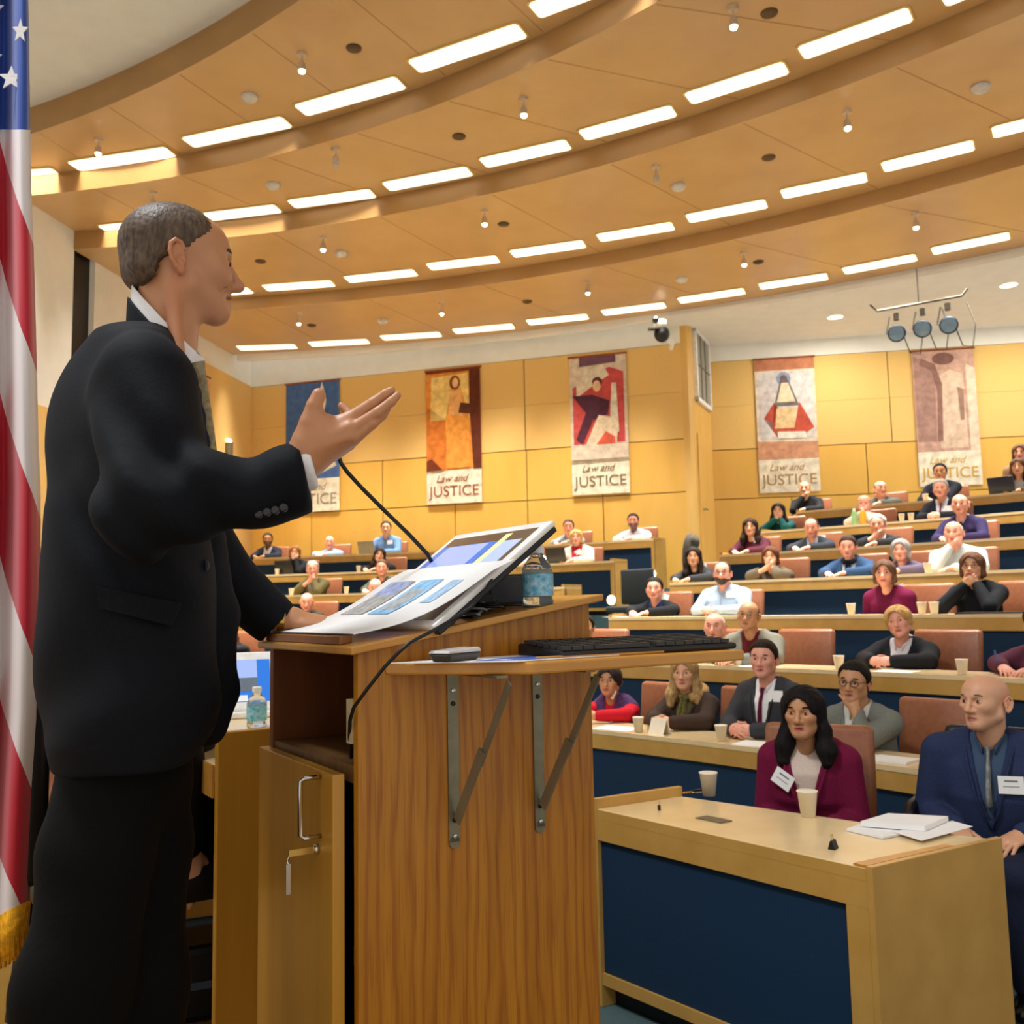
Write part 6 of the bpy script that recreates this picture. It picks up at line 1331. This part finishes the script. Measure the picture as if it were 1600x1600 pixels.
laptop(5, 447, 'dark laptop before the woman covering her face'); laptop(5, 872, 'dark laptop left of the blond woman with the red scarf', '1E1E22'); laptop(7, 1568, 'dark laptop at the right edge of the topmost row', '1A2030'); 
laptop(6, 575, 'grey laptop lid beside the man in the steel blue shirt', '8A8474')
# chair with a coat at the end of the highest left row, red bag
q = V3(*(CC+(rad(6)+.75)*np.array([math.cos(D2(55.6)), math.sin(D2(55.6))])), zfl(6)); tag(MB().ball((0, 0, .42), (.13, .16, .42), 14).ball((.05, .0, .7), (.1, .15, .12), 12).build('hanging_coat', cloth('5C5650', .3, .4), None, True, q), 'grey coat hanging at the end of the highest left row', 'coat')
q = V3(*(CC+(rad(5)+.55)*np.array([math.cos(D2(53.7)), math.sin(D2(53.7))])), zfl(5)+.0); tag(MB().lathe([(.06, 0), (.075, .05), (.075, .5), (.05, .62), (.02, .66)], n=16).build('rolled_bag', cloth('D82848', .1, .1), None, True, q), 'red bag standing in the aisle behind the dark jacket man', 'bag')
e = empty('stacked_chair', V3(*(CC+(rad(4)+.55)*np.array([math.cos(D2(54.3)), math.sin(D2(54.3))])), zfl(4)), D2(54.3)+math.pi, 'dark grey empty chair in the aisle left of the black jacket man', 'chair')
GRY = cloth('34383A', .15)
MB().box((0, 0, .44), (.46, .46, .08)).build('seat', GRY, e, True, bevel=.02); MB().box((-.2, 0, .72), (.06, .46, .44)).build('backrest', GRY, e, True, bevel=.02)
for sx in (-1, 1):
    for sy in (-1, 1): MB().tube([(.19*sx, .19*sy, 0), (.18*sx, .18*sy, .42)], .015, 8).build('leg', CHB, e)
# ================================================================ flag at the left
fd_ = 2.15; fl = empty('flag', P(-95, 1700, fd_)*np.array([1, 1, 0])+V3(0, 0, STAGE), 0, 'american flag with gold fringe hanging in folds at the left edge', 'flag'); fo = np.array(fl.location)
fm = bpy.data.materials.new('flag_cloth'); fm.use_nodes = True; N = fm.node_tree.nodes; L = fm.node_tree.links; b = N['Principled BSDF']; b.inputs['Roughness'].default_value = .6; b.inputs['Sheen Weight'].default_value = .3
uv = N.new('ShaderNodeUVMap'); sp_ = N.new('ShaderNodeSeparateXYZ'); L.new(uv.outputs[0], sp_.inputs[0])
def cramp(stops):
    r = N.new('ShaderNodeValToRGB'); r.color_ramp.interpolation = 'CONSTANT'; el = r.color_ramp.elements
    el[0].position = 0; el[0].color = lin(stops[0][1]); el.remove(el[1])
    for p_, c_ in stops[1:]: n_ = el.new(p_); n_.color = lin(c_)
    return r
RED, WHT, BLU = 'C00C2C', 'E8E0E0', '1444A0'
bnd = [(0, WHT)]+[(y/1800., RED if i % 2 == 0 else WHT) for i, y in enumerate((222, 402, 615, 870, 1085, 1335, 1560))]
r1 = cramp(bnd); L.new(sp_.outputs[1], r1.inputs[0])
r2 = cramp([(0, BLU), (200/1800., '000000')]); L.new(sp_.outputs[0], r2.inputs[0])
st = N.new('ShaderNodeMath'); st.operation = 'LESS_THAN'; st.inputs[1].default_value = 203/1800.; L.new(sp_.outputs[0], st.inputs[0])
mx = N.new('ShaderNodeMix'); mx.data_type = 'RGBA'; L.new(st.outputs[0], mx.inputs[0]); L.new(r1.outputs[0], mx.inputs[6]); L.new(r2.outputs[0], mx.inputs[7]); L.new(mx.outputs[2], b.inputs['Base Color'])
def fedge(y): return float(np.interp(y, [-300, 0, 60, 200, 300, 380, 560, 700, 760, 1000, 1120, 1250, 1400, 1480], [38, 43, 44, 46, 48, 51, 56, 59, 62, 62, 60, 52, 46, 44]))
ys = np.linspace(-260, 1470, 150); xs = np.linspace(0, 1, 40)
def fpt(s, y):
    x = -190+(fedge(y)+190)*s; d = fd_+.05*math.sin(s*17+y*.0012)+.02*math.sin(s*31+y*.003)+.03*(1-s)-.0*s
    if s > .9: d += .05*((s-.9)/.1)**2
    return P(x, y+(-(x-0)*.55 if y > 1200 else 0)*min(1, max(0, (y-1200)/200)), d), x
vs = []; uvs = []
for y in ys:
    for s in xs: p, x = fpt(s, y); vs.append(p-fo); uvs.append((y/1800., max(.001, (y-3.1*x if y < 1e9 else 0)/1800.)))
n = len(xs); fs = [(i*n+j, i*n+j+1, (i+1)*n+j+1, (i+1)*n+j) for i in range(len(ys)-1) for j in range(n-1)]
me = bpy.data.meshes.new('flag_sheet'); me.from_pydata([tuple(map(float, v)) for v in vs], [], fs); ul = me.uv_layers.new(name='UVMap')
for lp in me.loops: ul.data[lp.index].uv = uvs[lp.vertex_index]
o = link_mesh('flag_sheet', me, fm, fl, True); sd_ = o.modifiers.new('Solidify', 'SOLIDIFY'); sd_.thickness = .002
STARM = cloth('E6E2E0', .06, .1)
def star(x, y, r, sq=1.):
    s = (x+190)/(fedge(y)+190); p, _ = fpt(min(s, .985), y); pts = []
    for k in range(10):
        a = math.pi/2+k*math.pi/5; rr = r if k % 2 == 0 else r*.42; pts.append((rr*math.cos(a)*sq, rr*math.sin(a)))
    q = [p+CR*a+V3(0, 0, b_)-V3(0, .02, 0) for a, b_ in pts]
    m = MB(); m.hexa([v-fo+V3(0, .003, 0) for v in q], [v-fo for v in q]); m.build('star', STARM, fl)
for x, y, q in ((24, 129, 1), (38, 56, .62), (-6, 98, .8), (-3, 22, .8), (-20, 150, .8), (16, -18, 1)): star(x, y, .032, q)
m = MB()
for k in range(46):
    s = 1-k*.0095*1.0; p, _ = fpt(s, 1470); p = p-fo; m.tube([p+V3(0, 0, .055), p+V3(0, -.004, .0), p+V3(.002*math.sin(k*2), -.002, -.055-.006*math.sin(k*1.7))], .0042, 6)
m.build('fringe', cloth('D69A20', .3, .4, scale=60), fl, True)
m = MB(); pp = P(-150, 1000, fd_+.12)-fo; MB().tube([(pp[0], pp[1], 0), (pp[0], pp[1], 2.75)], .016, 12).build('pole', wood('pole_wood', (150, 100, 40), (130, 84, 30)), fl)
MB().lathe([(.16, .0), (.16, .02), (.05, .05), (.03, .1)], (pp[0], pp[1], 0), n=20).build('stand', BRASS, fl)
MB().lathe([(.0, 2.75), (.03, 2.8), (.012, 2.9), (.001, 2.95)], (pp[0], pp[1], 0), n=14).build('finial', BRASS, fl)
# ================================================================ panelist behind the speaker and the chairs back there
q, hz = P(258, 880, 2.55), 0; q[2] = STAGE; fa = math.atan2(.55, .835)
seated('person in a dark suit sitting behind the speaker, only a sleeve and hand showing', V3(*q[:2], STAGE), fa, 1.18, tz=.74, lean=.0, c1='0C0C10', c2='D8D8D8', pose='hang', lod=1, skin='light', pants='0A0A0C')
ec2 = copy_tree(ec)
for ch_ in kids(ec2):
    if ch_.name.startswith('armrest'): bpy.data.objects.remove(ch_)
ec2.location = (float(q[0])-.05, float(q[1])-.04, STAGE); ec2.rotation_euler = (0, 0, fa); tag(ec2, 'black office chair on the stage behind the speaker\'s legs', 'chair')
q3 = P(70, 1235, 3.6); chair((q3[0], q3[1], STAGE), -.5, 'brown leather chair on the stage behind the flag')
e = empty('equipment_case', P(305, 1545, 2.75)*np.array([1, 1, 0])+V3(0, 0, STAGE), .4, 'black equipment bag on the floor under the panel table', 'bag')
MB().box((0, 0, .1), (.36, .26, .2)).build('body', BLACK, e, bevel=.02); MB().tube([(-.1, -.13, .2), (-.1, -.14, .27), (.1, -.14, .27), (.1, -.13, .2)], .012).build('handle', M('bag_grey', (70, 84, 96), rough=.5), e); MB().box((0, -.131, .1), (.3, .006, .02)).build('strap', M('bag_grey'), e)
# ================================================================ light and camera
w = bpy.data.worlds.new('world'); bpy.context.scene.world = w; w.use_nodes = True
bg = w.node_tree.nodes['Background']; bg.inputs[0].default_value = (1.0, .95, .88, 1); bg.inputs[1].default_value = .8
def area(name, loc, tgt, size, power, col, label):
    l = bpy.data.lights.new(name, 'AREA'); l.energy = power; l.color = col; l.shape = 'RECTANGLE'; l.size, l.size_y = size
    o = bpy.data.objects.new(name, l); COL.objects.link(o); o.location = loc
    o.rotation_euler = (Vector(tgt)-Vector(loc)).to_track_quat('-Z', 'Y').to_euler(); return o
def spotl(name, loc, tgt, power, col, ang, r=.15):
    l = bpy.data.lights.new(name, 'SPOT'); l.energy = power; l.color = col; l.spot_size = math.radians(ang); l.spot_blend = .6; l.shadow_soft_size = r
    o = bpy.data.objects.new(name, l); COL.objects.link(o); o.location = loc
    o.rotation_euler = (Vector(tgt)-Vector(loc)).to_track_quat('-Z', 'Y').to_euler(); return o
area('stage_lamp', (-2.0, 1.7, 5.88), (-.5, 1.7, 1.5), (1.0, .8), 300, (.9, .95, 1.0), '')
e = empty('stage_light', (-2.0, 1.7, 5.9), 0, 'unseen flat stage light fixture hanging above and left of the speaker', 'stage light')  # housing added around the unseen lamp inferred from the speaker's highlights
MB().box((0, 0, .04), (1.1, .9, .06)).build('housing', BLACK, e, bevel=.01); MB().tube([(0, 0, .07), (0, 0, 1.6)], .02).build('rod', CHB, e)
cam = bpy.data.cameras.new('camera'); co = bpy.data.objects.new('camera', cam); COL.objects.link(co)
cam.sensor_fit = 'HORIZONTAL'; cam.sensor_width = 36; cam.lens = FPX/1600*36; cam.clip_start = .05; cam.clip_end = 200
co.matrix_world = frame4(CR, CU, -CF, (0, 0, CZ))
cam.dof.use_dof = True; cam.dof.focus_distance = 1.75; cam.dof.aperture_fstop = 9.0
sc = bpy.context.scene; sc.camera = co
sc.view_settings.view_transform = 'Standard'; sc.view_settings.look = 'None'; sc.view_settings.gamma = 1; sc.view_settings.use_curve_mapping = False
sc.view_settings.exposure = 0.0
